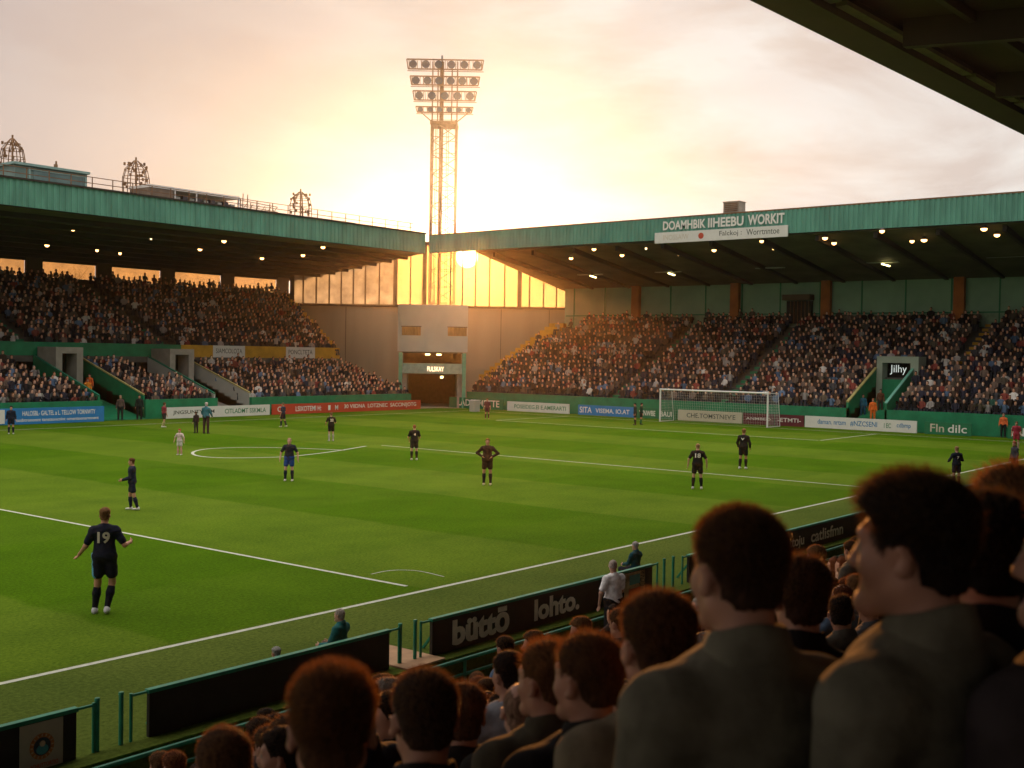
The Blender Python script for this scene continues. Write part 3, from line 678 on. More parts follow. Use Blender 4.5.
for i in range(nb):
    za, zb = -1.2 + (ztop + 1.2) * i / nb, -1.2 + (ztop + 1.2) * (i + 1) / nb
    for (s0, s1) in (((-1, -1), (1, -1)), ((1, -1), (1, 1)), ((1, 1), (-1, 1)), ((-1, 1), (-1, -1))):
        a, b = (s0, s1) if i % 2 else (s1, s0)
        lat.bar(fp(a[0] * hw0, a[1] * hw0, za), fp(b[0] * hw0, b[1] * hw0, zb), .09)
        lat.bar(fp(s0[0] * hw0, s0[1] * hw0, zb), fp(s1[0] * hw0, s1[1] * hw0, zb), .07)
lat.build('lattice_bracing', rust, flood)
mb = MB(); mb.bar(fp(-.4, 0, -1.2), fp(-.4, 0, fz(64)), .38, .38); mb.build('central_mast', rust, flood)
mb = MB(); mb.bar(fp(-.75 + .35, -.3, fz(64)), fp(-.4, -.3, fz(58.5)), .16); mb.build('aerial', lampbody, flood)
mb = MB()
for rr in (.9, 1.2):
    mb.bar(fp(-.4 - rr * .6, 0, -1), fp(-.4 - rr * .6, 0, ztop), .06)
    mb.bar(fp(-.4 + rr * .8, 0, -1), fp(-.4 + rr * .8, 0, ztop), .06)
for z in np.arange(0, ztop, .8): mb.bar(fp(-.4 + .72, 0, z), fp(-.4 + .96, 0, z), .04)
mb.build('ladder', rust, flood)
mb = MB(); mb.hexa([fp(-hw0 - .15, -hw0 - .15, fz(128)), fp(hw0 + .15, -hw0 - .15, fz(128)), fp(hw0 + .15, hw0 + .15, fz(128)), fp(-hw0 - .15, hw0 + .15, fz(128))],
                   [fp(-hw0 - .15, -hw0 - .15, fz(125)), fp(hw0 + .15, -hw0 - .15, fz(125)), fp(hw0 + .15, hw0 + .15, fz(125)), fp(-hw0 - .15, hw0 + .15, fz(125))]); mb.build('collar', rust, flood)
mb = MB()
for s_ in (-1, 1): mb.bar(fp(s_ * hw0, -.3, fz(124)), fp(s_ * 23 * pxm, -.3, fz(115)), .12)
for u in (-hw0, -.9, .9, hw0): mb.bar(fp(u, 0, fz(125)), fp(u, 0, fz(64)), .12)
mb.build('head_frame', rust, flood)
for (y0, y1, hw, n_) in ((63, 72.5, 38, 6), (79.5, 88, 34.5, 6), (94, 103, 31.5, 5), (109.5, 115, 28.5, 6)):
    mb = MB()
    for py in (y0, y1):
        mb.bar(fp(-(hw + (.0 if py == y0 else -1.5)) * pxm, -.5, fz(py)), fp((hw + (.0 if py == y0 else -1.5)) * pxm, -.5, fz(py)), .12, .16)
    mb.bar(fp(-hw * pxm, -.5, fz(y0)), fp(-(hw - 1.5) * pxm, -.5, fz(y1)), .1); mb.bar(fp(hw * pxm, -.5, fz(y0)), fp((hw - 1.5) * pxm, -.5, fz(y1)), .1)
    for i in range(13): 
        u = (-hw + 2 + (2 * hw - 4) * i / 12) * pxm; mb.bar(fp(u, -.45, fz(y0)), fp(u + .1, -.45, fz(y1)), .05)
    mb.bar(fp(-hw * pxm, .5, fz(y1)), fp(hw * pxm, .5, fz(y1)), .1, .08)
    mb.build('lamp_rail', rust, flood)
    for i in range(n_):
        u = (-hw + hw * 2 * (i + .5) / n_) * pxm; zc = fz((y0 + y1) / 2); r = (3.9 if y1 - y0 > 7 else 2.6) * pxm
        lampo = MB().tube(fp(u, -.55, zc), fp(u, .1, zc + .15), r, r * .55, 12).build('floodlight', lampbody, flood)
        q = MB().tube(fp(u, -.60, zc - .01), fp(u, -.56, zc), r * .9, r * .9, 12); q.build('lens', lampglass, lampo)
        q = MB(); q.bar(fp(u - r * 1.05, -.3, zc - r), fp(u - r * 1.05, -.3, zc + r), .06); q.bar(fp(u + r * 1.05, -.3, zc - r), fp(u + r * 1.05, -.3, zc + r), .06); q.bar(fp(u - r, -.3, zc - r), fp(u + r, -.3, zc - r), .06)
        q.build('bracket', rust, lampo)

# ------------------------------------------------------------------ goal
goal = empty('goal', (77.5, 42.1, 0), 'white football goal with net in front of the cream board', 'goal')
gy0, gy1, gh = 46.7, 37.65, 2.5
q = MB(); q.tube((77.5, gy0, 0), (77.5, gy0, gh), .065, .065, 10); q.build('post', white, goal)
q = MB(); q.tube((77.5, gy1, 0), (77.5, gy1, gh), .065, .065, 10); q.build('post', white, goal)
q = MB(); q.tube((77.5, gy0 + .06, gh), (77.5, gy1 - .06, gh), .065, .065, 10); q.build('crossbar', white, goal)
q = MB()
for y in (gy0, gy1):
    q.tube((77.56, y, gh), (79.2, y, gh - .05), .03, .03, 6); q.tube((79.2, y, gh - .05), (79.6, y, 0), .025, .025, 6); q.tube((77.5, y, .03), (79.6, y, .03), .025, .025, 6)
q.tube((79.2, gy0, gh - .05), (79.2, gy1, gh - .05), .03, .03, 6)
q.build('stanchion', white, goal)
q = MB(); nn = 46
for i in range(nn + 1):
    y = gy0 + (gy1 - gy0) * i / nn; q.bar((77.52, y, gh - .02), (79.2, y, gh - .07), .008); q.bar((79.2, y, gh - .07), (79.6, y, 0), .008)
for i in range(13):
    t = i / 12; q.bar((79.2 + .4 * t, gy0, (gh - .07) * (1 - t)), (79.2 + .4 * t, gy1, (gh - .07) * (1 - t)), .008)
for i in range(7): q.bar((77.5 + 1.7 * i / 6, gy0, gh - .03), (77.5 + 1.7 * i / 6, gy1, gh - .03), .008)
for y in (gy0, gy1):
    for i in range(12): z = gh * i / 12; q.bar((77.52, y, z), (79.6 - .4 * z / gh, y, z), .008)
    for i in range(9): x = 77.5 + 1.9 * i / 9; q.bar((x, y, 0), (x, y, gh - .05), .008)
q.build('net', netm, goal)

# ------------------------------------------------------------------ boards and barriers along the near touchline
NY = 12.8
def nx(px, py=None, z=0.0):
    # x on the near board line for a pixel column
    lo_, hi_ = -5., 70.
    for _ in range(50):
        m_ = (lo_ + hi_) / 2
        if proj((m_, NY, z))[0] < px: lo_ = m_
        else: hi_ = m_
    return lo_
BT = .62
def near_board(x0, x1, label, parts, brace=True):
    o = empty('pitchside_board', ((x0 + x1) / 2, NY, 0), label, 'board', 'black boards along the near touchline')
    q = MB(); q.box(x0, x1, NY - .03, NY + .03, -.02, BT - .05); q.build('panel', boardk, o)
    q = MB(); q.box(x0 - .02, x1 + .02, NY - .045, NY + .045, BT - .049, BT); q.build('top_rail', greenrail, o)
    for x, xe in ((x0 - .25, x0 - .02), (x1 + .25, x1 + .02)):
        q = MB(); q.tube((x, NY, -.4), (x, NY, BT), .022, .022, 8); q.tube((x, NY, BT - .03), (xe, NY, BT - .03), .02, .02, 8); q.build('end_frame', greenrail, o)
    for x in np.arange(x0 + .3, x1, 1.6): MB().bar((x, NY + .03, BT - .1), (x, NY + .45, 0.0), .04).build('brace', greenrail, o)
    return o
kx = nx(75, z=.3)
o = near_board(3.0, kx, 'black board with a cream crest panel at the lower left corner', ())
cx0, cx1 = nx(18, z=.3), nx(61, z=.3)
q = MB(); q.box(cx0, cx1, NY - .045, NY - .031, -.10, BT - .06); q.build('crest_panel', mat('cream_panel', (.42, .40, .30), .7, var=.08, scale=5), o)
ccx, ccz = (cx0 + cx1) / 2, .27
def disc(r, y, m_, nm, squash=1.0, r0=0.0, n=28, dx=0, dz=0):
    q = MB(); t = np.linspace(0, 2 * math.pi, n, endpoint=False)
    if r0 == 0: q.add([(ccx + dx + r * math.cos(a), y, ccz + dz + r * squash * math.sin(a)) for a in t] + [(ccx + dx + r * math.cos(a), y + .004, ccz + dz + r * squash * math.sin(a)) for a in t], [tuple(range(n)), tuple(range(n, 2 * n))[::-1]] + [(i, i + n, (i + 1) % n + n, (i + 1) % n) for i in range(n)])
    else: q.add([(ccx + r0 * math.cos(a), y, ccz + r0 * squash * math.sin(a)) for a in t] + [(ccx + r * math.cos(a), y, ccz + r * squash * math.sin(a)) for a in t], [(i, (i + 1) % n, n + (i + 1) % n, n + i) for i in range(n)])
    return q.build(nm, m_, o)
disc(.155, NY - .050, mat('orange_emblem_paint', (.42, .16, .05), .6, var=.25, scale=30), 'crest_ring')
disc(.108, NY - .055, mat('navy_emblem_paint', (.03, .05, .07), .6, var=.3, scale=30), 'crest_field')
disc(.075, NY - .060, tealp, 'crest_shape', .8, dz=-.035)
disc(.035, NY - .064, mat('cream_emblem_paint', (.5, .4, .25), .6, var=.25, scale=30), 'crest_spot', 1.0, dz=.035)
for i in range(16):
    a = 2 * math.pi * i / 16; q = MB(); q.bar((ccx + .118 * math.cos(a), NY - .053, ccz + .118 * math.sin(a)), (ccx + .146 * math.cos(a), NY - .053, ccz + .146 * math.sin(a)), .014, .002, up=(0, 1, 0))
    q.build('crest_letter', MATS['cream_emblem_paint'], o)
lettering('ACHUTTORTIO', (cx0 + .12, NY - .046, .02), (1, 0, 0), (0, 0, 1), .05, letterr, o, width=.36)
lettering('PORTIODTER', (cx0 + .1, NY - .046, -.05), (1, 0, 0), (0, 0, 1), .05, letterr, o, width=.36)
near_board(nx(148, z=.3), nx(388, z=.3), 'plain black board between two pairs of green posts', ())
b3a, b3b = nx(431, z=.3), nx(651, z=.3)
o = near_board(b3a, b3b, 'black board with large cream words beside the white shirted steward', ())
ta, tb = nx(451, z=.3), nx(508, z=.3)
lettering('büttō', (ta, NY - .031, .07), (1, 0, 0), (0, 0, 1), .46, lettern, o, width=tb - ta, bold=.045)
ta, tb = nx(533, z=.3), nx(578, z=.3)
lettering('lohto.', (ta, NY - .031, .10), (1, 0, 0), (0, 0, 1), .40, lettern, o, width=tb - ta, bold=.04)
ta, tb = nx(623, z=.3), nx(643, z=.3)
q = MB(); q.box(ta, tb, NY - .046, NY - .032, -.01, BT - .07); q.build('poster', mat('mottled_poster', (.38, .30, .18), .7, var=.6, scale=6), o)
lettering('COAK', (ta + .75, NY - .047, .2), (.25, 0, 1), (-1, 0, .25), .22, letterk, o, width=.32)
q = MB(); q.box(ta + .15, ta + .6, NY - .05, NY - .047, .05, .22); q.build('poster_patch', letterr, o)
q = MB(); q.box(tb - .6, tb - .2, NY - .05, NY - .047, .3, .5); q.build('poster_block', tealp, o)
b4a = nx(688, z=.3)
o = near_board(b4a, 60.0, 'long black board with cream script running off behind the big foreground man', ())
ta, tb = nx(777, z=.3), nx(803, z=.3)
lettering('Oottoju', (ta, NY - .031, .06), (1, 0, 0), (0, 0, 1), .36, lettern, o, width=tb - ta, bold=.02)
ta, tb = nx(810, z=.3), nx(842, z=.3)
lettering('catlisfmn', (ta, NY - .031, .13), (1, 0, 0), (0, 0, 1), .32, lettern, o, width=tb - ta, bold=.02)
# low rail along the walkway edge
o = empty('walkway_rail', (20, 12.3, -.4), 'long low green rail along the foot of the near boards', 'rail')
q = MB(); q.tube((2, 12.38, -.05), (60, 12.38, -.05), .035, .035, 8); q.build('upper_tube', greenrail, o)
q = MB(); q.tube((2, 12.38, -.3), (60, 12.38, -.3), .03, .03, 8); q.build('lower_tube', greenrail, o)
q = MB(); [q.tube((x, 12.38, -.42), (x, 12.38, -.05), .03, .03, 6) for x in np.arange(3, 60, 2.3)]; q.build('upright', greenrail, o)
bl = [(nx(97, z=.3), 'first slim green post right of the crest board'), (nx(121, z=.3), 'second slim green post right of the crest board'), (nx(400, z=.3), 'slim green post just right of the plain black board'), (nx(415, z=.3), 'slim green post just left of the board with large words'), (nx(664, z=.3), 'slim green post behind the orange topped head'), (nx(673, z=.3), 'slim green post left of the long far black board')]
for x, lb in bl:
    o = empty('barrier_post', (x, NY, -.4), lb, 'post', 'slim green posts between the near boards')
    q = MB(); q.tube((x, NY, -.4), (x, NY, BT + .02), .03, .03, 10); q.build('shaft', greenrail, o)
    q = MB(); q.tube((x, NY, BT + .02), (x, NY, BT + .05), .038, .03, 10); q.build('cap', greenrail, o)
mb = MB(); mb.box(nx(392), nx(430), 12.46, 14.2, .0045, .03); struct(mb.build('path', mat('orange_paving', (.40, .24, .13), .8, var=.2, scale=3)))

# ------------------------------------------------------------------ roof equipment of the side stand
RY = 72.0
def rx(px): return on_y(px, 190, RY)[0]
o = empty('rooftop_cabin', (rx(50), RY, 15.5), 'long glazed green cabin on the left end of the side stand roof', 'cabin')
xa, xb = rx(28), rx(87)
q = MB(); q.box(xa - .9, xb, RY, RY + 3, 15.35, 16.75); q.build('body', cabin, o)
q = MB(); q.box(xa - 1.1, xb + .12, RY - .2, RY + 3.1, 16.76, 16.92); q.build('roof', mat('pale_teal_trim', (.24, .40, .38), .5), o)
q = MB(); q.box(xa + .35, xb - .3, RY - .03, RY - .004, 15.75, 16.5); q.build('window', cabinglass, o)
q = MB(); q.box(xa, xa + .16, RY - .06, RY - .002, 15.5, 16.7); q.box(xb - .2, xb - .06, RY - .06, RY - .002, 15.5, 16.7); q.box(xa + .17, xb - .21, RY - .06, RY - .002, 16.52, 16.64); q.box(xa + .17, xb - .21, RY - .06, RY - .002, 15.56, 15.70); q.build('window_frame', MATS['pale_teal_trim'], o)
o = empty('rooftop_gantry', (rx(195), RY, 15.5), 'long white topped equipment housing along the side stand roof', 'housing')
xa, xb = rx(150), rx(240)
q = MB(); q.box(xa, xb, RY, RY + 2.6, 16.55, 16.75); q.build('roof', white, o)
q = MB(); q.box(xa, xa + 2.0, RY + .05, RY + 2.5, 15.4, 16.54); q.build('plant_box', mat('brown_plant_box', (.20, .15, .11), .7, var=.2, scale=2), o)
q = MB(); q.box(xa + 2.05, xb - .05, RY + 1.6, RY + 2.5, 15.4, 16.54); q.build('back_panel', greyp, o)
for i in range(9):
    x = xa + 2.4 + i * .62; q = MB(); q.box(x, x + .38, RY + .3, RY + .9, 15.55 + .1 * (i % 3), 16.15 + .12 * (i % 2)); q.build('machine', lampbody if i % 2 else greyp, o)
q = MB(); [q.box(x, x + .08, RY + .02, RY + .1, 15.4, 16.54) for x in (xa + 2.1, (xa + xb) / 2, xb - .1)]; q.build('post', white, o)
o = empty('rooftop_crate', (rx(332), RY, 15.5), 'low brown slatted crate near the right end of the side stand roof', 'crate')
xa, xb = rx(308), rx(354)
q = MB(); q.box(xa, xb, RY, RY + 2, 15.4, 15.9); q.build('body', mat('brown_plant_box', (.2, .15, .11)), o)
q = MB(); [q.box(xa + .1, xb - .1, RY - .05, RY - .003, z, z + .07) for z in (15.6, 15.75)]; q.build('slat', rust, o)
q = MB(); q.box(xa - .1, xb + .1, RY - .05, RY + 2.05, 15.901, 15.98); q.build('lid', greyp, o)
# railing
o = empty('roof_railing', (40, 70.8, 15.5), 'thin railing along the side stand roof edge', 'railing')
q = MB(); zr = 15.62
for x in np.arange(LX0, 75, 1.55): q.bar((x, 70.9, 15.4), (x, 70.9, 16.45), .05)
q.build('upright', rust, o)
q = MB(); [q.bar((LX0, 70.9, z), (75, 70.9, z), .045) for z in (16.05, 16.45)]; q.build('rail', rust, o)
def wire_pylon(px, ytop, ybase, hwpx, label, flat=False):
    x = rx(px); Y = RY + 2; D_ = proj((x, Y, 16))[2]; k_ = D_ / F_PX; zb = 15.4; zt = EYE + (proj((x, Y, EYE))[1] - ytop) * k_; hw = hwpx * k_
    o = empty('wire_aerial', (x, Y, 15.3), label, 'aerial', 'wire aerials on the side stand roof')
    q = MB(); R_ = random.Random(px)
    n = 9
    for i in range(n):
        a = 2 * math.pi * i / n; pts = [(x + hw * math.cos(a), Y + hw * math.sin(a), zb)]
        for j in range(1, 6):
            t = j / 5; r = hw * (1 if t < .55 else math.sqrt(max(0.02, 1 - ((t - .55) / .45) ** 2))); pts.append((x + r * math.cos(a), Y + r * math.sin(a), zb + (zt - zb) * t))
        for j in range(5): q.bar(pts[j], pts[j + 1], .045)
    for t in (.45, .62, .78, .9):
        r = hw * (1 if t < .55 else math.sqrt(1 - ((t - .55) / .45) ** 2))
        for i in range(n * 2):
            a, b = math.pi * i / n, math.pi * (i + 1) / n; z = zb + (zt - zb) * t; q.bar((x + r * math.cos(a), Y + r * math.sin(a), z), (x + r * math.cos(b), Y + r * math.sin(b), z), .04)
    for _ in range(26):
        a = R_.uniform(0, 6.28); t = R_.uniform(.35, .98); r = hw * R_.uniform(.5, 1); z = zb + (zt - zb) * t; q.box(x + r * math.cos(a) - .06, x + r * math.cos(a) + .06, Y + r * math.sin(a) - .05, Y + r * math.sin(a) + .05, z - .1, z + .1)
    q.build('wire_cage', rust, o)
    q = MB(); q.bar((x, Y, zb), (x, Y, zt + .25), .09); q.build('mast', rust, o)
wire_pylon(28, 139, 165, 12, 'leftmost dome shaped wire aerial above the glazed cabin')
wire_pylon(152, 161, 192, 13, 'round topped wire aerial beside the white topped housing')
wire_pylon(317, 192, 210, 11, 'small round wire aerial above the brown crate')
wire_pylon(72, 165, 172, 2.2, 'tiny thin aerial right of the glazed cabin')
o = empty('scaffold_frame', (rx(262), RY, 15.5), 'low untidy scaffold frame between the housing and the crate', 'scaffold')
q = MB(); R_ = random.Random(5)
for i in range(9):
    x = rx(242) + i * .45; q.bar((x, RY + .5, 15.4), (x + R_.uniform(-.1, .1), RY + .5, 16.2 + R_.uniform(-.3, 1.0)), .05)
for z in (15.8, 16.2, 16.6): q.bar((rx(242), RY + .5, z), (rx(282), RY + .5, z - .15), .05)
for i in range(6): q.bar((rx(244) + i * .6, RY + .5, 15.6), (rx(244) + i * .6 + .7, RY + .5, 16.4), .04)
q.build('tubes', rust, o)

# ------------------------------------------------------------------ lamps under the roofs
def plane_hit(px, py, side_):
    d = ray(px, py) / F_PX
    if side_ == 'L':  # z = 13.8 - (y-70.31)*s
        s = .95 / 27.7; t = (13.8 + 70.31 * s - EYE - .30) / (d[2] + s * d[1])
    else:
        s = 2.6 / 18; t = (14.3 + EX * s - EYE - .30) / (d[2] + s * d[0])
    return d * t + [0, 0, EYE]
L_L = [(73, 230, 1), (47, 246, 1), (97, 251, .7), (120, 254, .7), (151, 239, .5), (200, 250, 1), (224, 242, 1), (262, 259, 1), (303, 256, 1), (323, 248, 1)]
L_R = [(571, 259, 1), (594, 250, 1), (622, 256, 1), (646, 249, .5), (679, 255, 1), (714, 251, 1), (762, 242, 1), (774, 249, 1), (825, 239, 1.1), (834, 244, 1), (882, 232, 1), (912, 242, .9), (924, 241, 1.2), (984, 230, 1.2), (997, 236, 1.1)]
NUMW = ['first', 'second', 'third', 'fourth', 'fifth', 'sixth', 'seventh', 'eighth', 'ninth', 'tenth', 'eleventh', 'twelfth', 'thirteenth', 'fourteenth', 'fifteenth']
names_l = ['left end', 'far left', 'left', 'left middle', 'middle', 'middle', 'centre right', 'right', 'right end', 'right end']
for sd, lst in (('L', L_L), ('R', L_R)):
    for i, (px, py, s_) in enumerate(lst):
        p = plane_hit(px, py, sd); nm = 'side stand' if sd == 'L' else 'end stand'
        above = {0: 'above the left seats'}.get(i, '')
        o = empty('roof_lamp', p + [0, 0, .3], f'small warm lamp, {NUMW[i]} from the left under the {nm} roof', 'lamp', 'warm lamps under the ' + nm + ' roof')
        r = .185 * s_
        q = MB(); q.tube(p + [0, 0, .29], p + [0, 0, .10], r * .7, r * 1.05, 10); q.build('shade', lampbody, o)
        q = MB(); q.tube(p + [0, 0, .12], p + [0, 0, 0], r, r * .9, 10); q.tube(p + [0, 0, 0], p + [0, 0, -.07], r * .9, r * .4, 10); q.build('bulb', lamp_on if s_ > .6 else lamp_dim, o)
FIX = [(590, 274.5, 14), (668, 272, 14), (770, 268, 15), (881, 262.5, 18), (1008, 257, 20)]
for i, (px, py, w_) in enumerate(FIX):
    p = on_x(px, py, 90.5); hw = w_ * proj(p)[2] / F_PX
    where = ['left of the first rust pillar', 'just right of the first rust pillar', 'above the hatch', 'right of the third rust pillar', 'at the right edge of the photo'][i]
    o = empty('roof_fan', p, f'wide flat ceiling fitting under the end stand roof, {where}', 'fitting', 'ceiling fittings under the end stand roof')
    q = MB(); q.bar(p + [0, hw, 0], p - [0, hw, 0], .5, .07); q.build('vane', greyp, o)
    q = MB(); q.bar(p + [0, hw * .4, .08], p - [0, hw * .4, -.08], .3, .09); q.build('housing', lampbody, o)
    q = MB(); q.bar(p + [0, 0, .12], [p[0], p[1], eroof(p[0]) - .01], .06); q.build('hanger', beam, o)
    if i in (0, 1, 3):
        q = MB(); q.bar(p + [-.1, -.1, -.12], p + [-.1, -.75, -.32], .14, .1); q.build('lit_tube', lamp_yel, o)

# ------------------------------------------------------------------ trees behind the side stand
def tree(x, y, h, label):
    R_ = random.Random(int(x * 10)); o = empty('tree', (x, y, -1.2), label, 'tree', 'bare evening trees behind the side stand')
    q = MB(); q.tube((x, y, -1.2), (x, y, h * .55), .28, .16, 8); tips = []
    for i in range(9):
        a = R_.uniform(0, 6.28); b0 = (x, y, h * R_.uniform(.3, .55)); e = (x + math.cos(a) * R_.uniform(1.5, 3), y + math.sin(a) * R_.uniform(1.5, 3), h * R_.uniform(.6, .85)); q.tube(b0, e, .12, .05, 5)
        for _ in range(4):
            f2 = (e[0] + R_.uniform(-1.3, 1.3), e[1] + R_.uniform(-1.3, 1.3), e[2] + R_.uniform(.3, 2.2)); q.tube(e, f2, .05, .015, 4); tips.append(f2); tips.append(tuple((np.array(e) + f2) / 2))
    q.build('trunk', bark, o)
    q = MB()
    for tpt in tips:
        for _ in range(26):
            c = np.array(tpt) + [R_.gauss(0, .45), R_.gauss(0, .45), R_.gauss(0, .4)]; u = np.array([R_.gauss(0, 1) for _ in range(3)]); u /= np.linalg.norm(u); v = np.cross(u, [0, 0, 1.]); v /= np.linalg.norm(v) + 1e-6
            q.add([c - u * .09, c + v * .05, c + u * .09, c - v * .05], [(0, 1, 2, 3)])
    q.build('crown', leafm, o)
for i, (px, h, lb) in enumerate([(60, 15.6, 'bare tree seen through the second back opening of the side stand'), (85, 14.6, 'lower bare tree just left of the second brown column'), (140, 16.6, 'bare tree seen through the third back opening'), (195, 15.8, 'bare tree seen through the fourth back opening'), (215, 14.8, 'low bare tree right of the fourth back opening'), (256, 15.4, 'bare tree seen through the fifth back opening'), (10, 15.2, 'bare tree at the left edge seen through the back opening')]):
    p = on_y(px, 265, 112); tree(p[0], p[1], h - 2.2, lb)
# ------------------------------------------------------------------ people: implicit surfaces
def surfnet(V, org, h):
    """naive surface nets on grid V (negative inside)"""
    ins = V < 0; nx_, ny_, nz_ = V.shape
    c = np.zeros((nx_ - 1, ny_ - 1, nz_ - 1), np.int8)
    for i in (0, 1):
        for j in (0, 1):
            for k_ in (0, 1): c += ins[i:nx_ - 1 + i, j:ny_ - 1 + j, k_:nz_ - 1 + k_]
    act = (c > 0) & (c < 8); idx = np.argwhere(act)
    if len(idx) == 0: return np.zeros((0, 3)), np.zeros((0, 4), int)
    ids = -np.ones(act.shape, np.int64); ids[act] = np.arange(len(idx))
    acc = np.zeros((len(idx), 3)); cnt = np.zeros(len(idx))
    cor = [(i, j, k_) for i in (0, 1) for j in (0, 1) for k_ in (0, 1)]
    vals = {q: V[idx[:, 0] + q[0], idx[:, 1] + q[1], idx[:, 2] + q[2]] for q in cor}
    for a in cor:
        for ax in range(3):
            if a[ax] == 0:
                b = list(a); b[ax] = 1; b = tuple(b); va, vb = vals[a], vals[b]; m = (va < 0) != (vb < 0)
                t = np.where(m, va / np.where(m, va - vb, 1), 0)
                p = np.array(a, float)[None, :].repeat(len(idx), 0); p[:, ax] += t; acc[m] += p[m]; cnt[m] += 1
    verts = (idx + acc / cnt[:, None]) * h + org
    quads = []
    for ax in range(3):
        s0 = [slice(1, -1)] * 3; s0[ax] = slice(0, -1); s1 = list(s0); s1[ax] = slice(1, None)
        a, b = ins[tuple(s0)], ins[tuple(s1)]; e = np.argwhere(a != b)
        if len(e) == 0: continue
        e0 = e.copy()
        for q in range(3):
            if q != ax: e0[:, q] += 1
        fl = a[e[:, 0], e[:, 1], e[:, 2]]; u, v = [(1, 2), (2, 0), (0, 1)][ax]
        def at(du, dv):
            w = e0.copy(); w[:, u] -= du; w[:, v] -= dv; return ids[w[:, 0], w[:, 1], w[:, 2]]
        q = np.stack([at(1, 1), at(0, 1), at(0, 0), at(1, 0)], 1); q[~fl] = q[~fl][:, ::-1]; quads.append(q)
    return verts, np.vstack(quads)

class Field:
    def __init__(s, lo, hi, h):
        s.h = h; s.org = np.array(lo, float); n = np.ceil((np.array(hi) - s.org) / h).astype(int) + 1; s.V = np.full(n, 1.0, np.float32)
        s.ax = [s.org[i] + h * np.arange(n[i]) for i in range(3)]
    def apply(s, lo, hi, fn, k_=.03, sub=False, inter=False):
        sl = []
        for i in range(3):
            a = max(0, int((lo[i] - s.org[i]) / s.h)); b = min(len(s.ax[i]), int((hi[i] - s.org[i]) / s.h) + 2)
            if b <= a: return
            sl.append(slice(a, b))
        X, Y, Z = np.meshgrid(s.ax[0][sl[0]], s.ax[1][sl[1]], s.ax[2][sl[2]], indexing='ij'); d = fn(X, Y, Z).astype(np.float32); a = s.V[tuple(sl)]
        if sub: s.V[tuple(sl)] = np.maximum(a, -d); return
        hh = np.clip(.5 + .5 * (a - d) / k_, 0, 1); s.V[tuple(sl)] = a * (1 - hh) + d * hh - k_ * hh * (1 - hh)
    def cone(s, p, q, r0, r1, k_=.03):
        p = np.array(p, float); q = np.array(q, float); m = max(r0, r1) + .07; lo = np.minimum(p, q) - m; hi = np.maximum(p, q) + m; d = q - p; L2 = d @ d + 1e-9
        def fn(X, Y, Z):
            t = np.clip(((X - p[0]) * d[0] + (Y - p[1]) * d[1] + (Z - p[2]) * d[2]) / L2, 0, 1)
            return np.sqrt((X - p[0] - t * d[0]) ** 2 + (Y - p[1] - t * d[1]) ** 2 + (Z - p[2] - t * d[2]) ** 2) - (r0 + (r1 - r0) * t)
        s.apply(lo, hi, fn, k_)
    def ell(s, c, r, k_=.03, R=None):
        c = np.array(c, float); r = np.array(r, float); m = max(r) + .07
        def fn(X, Y, Z):
            x, y, z = X - c[0], Y - c[1], Z - c[2]
            if R is not None: x, y, z = R[0, 0] * x + R[1, 0] * y + R[2, 0] * z, R[0, 1] * x + R[1, 1] * y + R[2, 1] * z, R[0, 2] * x + R[1, 2] * y + R[2, 2] * z
            k0 = np.sqrt((x / r[0]) ** 2 + (y / r[1]) ** 2 + (z / r[2]) ** 2) + 1e-6; k1 = np.sqrt((x / r[0] ** 2) ** 2 + (y / r[1] ** 2) ** 2 + (z / r[2] ** 2) ** 2) + 1e-6
            return k0 * (k0 - 1) / k1
        s.apply(c - m, c + m, fn, k_)
    def mesh(s): return surfnet(s.V, s.org, s.h)

def rotz(a): c, s_ = math.cos(a), math.sin(a); return np.array([[c, -s_, 0], [s_, c, 0], [0, 0, 1.]])
def rotx(a): c, s_ = math.cos(a), math.sin(a); return np.array([[1., 0, 0], [0, c, -s_], [0, s_, c]])
def roty(a): c, s_ = math.cos(a), math.sin(a); return np.array([[c, 0, s_], [0, 1., 0], [-s_, 0, c]])
def unit(v): v = np.array(v, float); return v / np.linalg.norm(v)

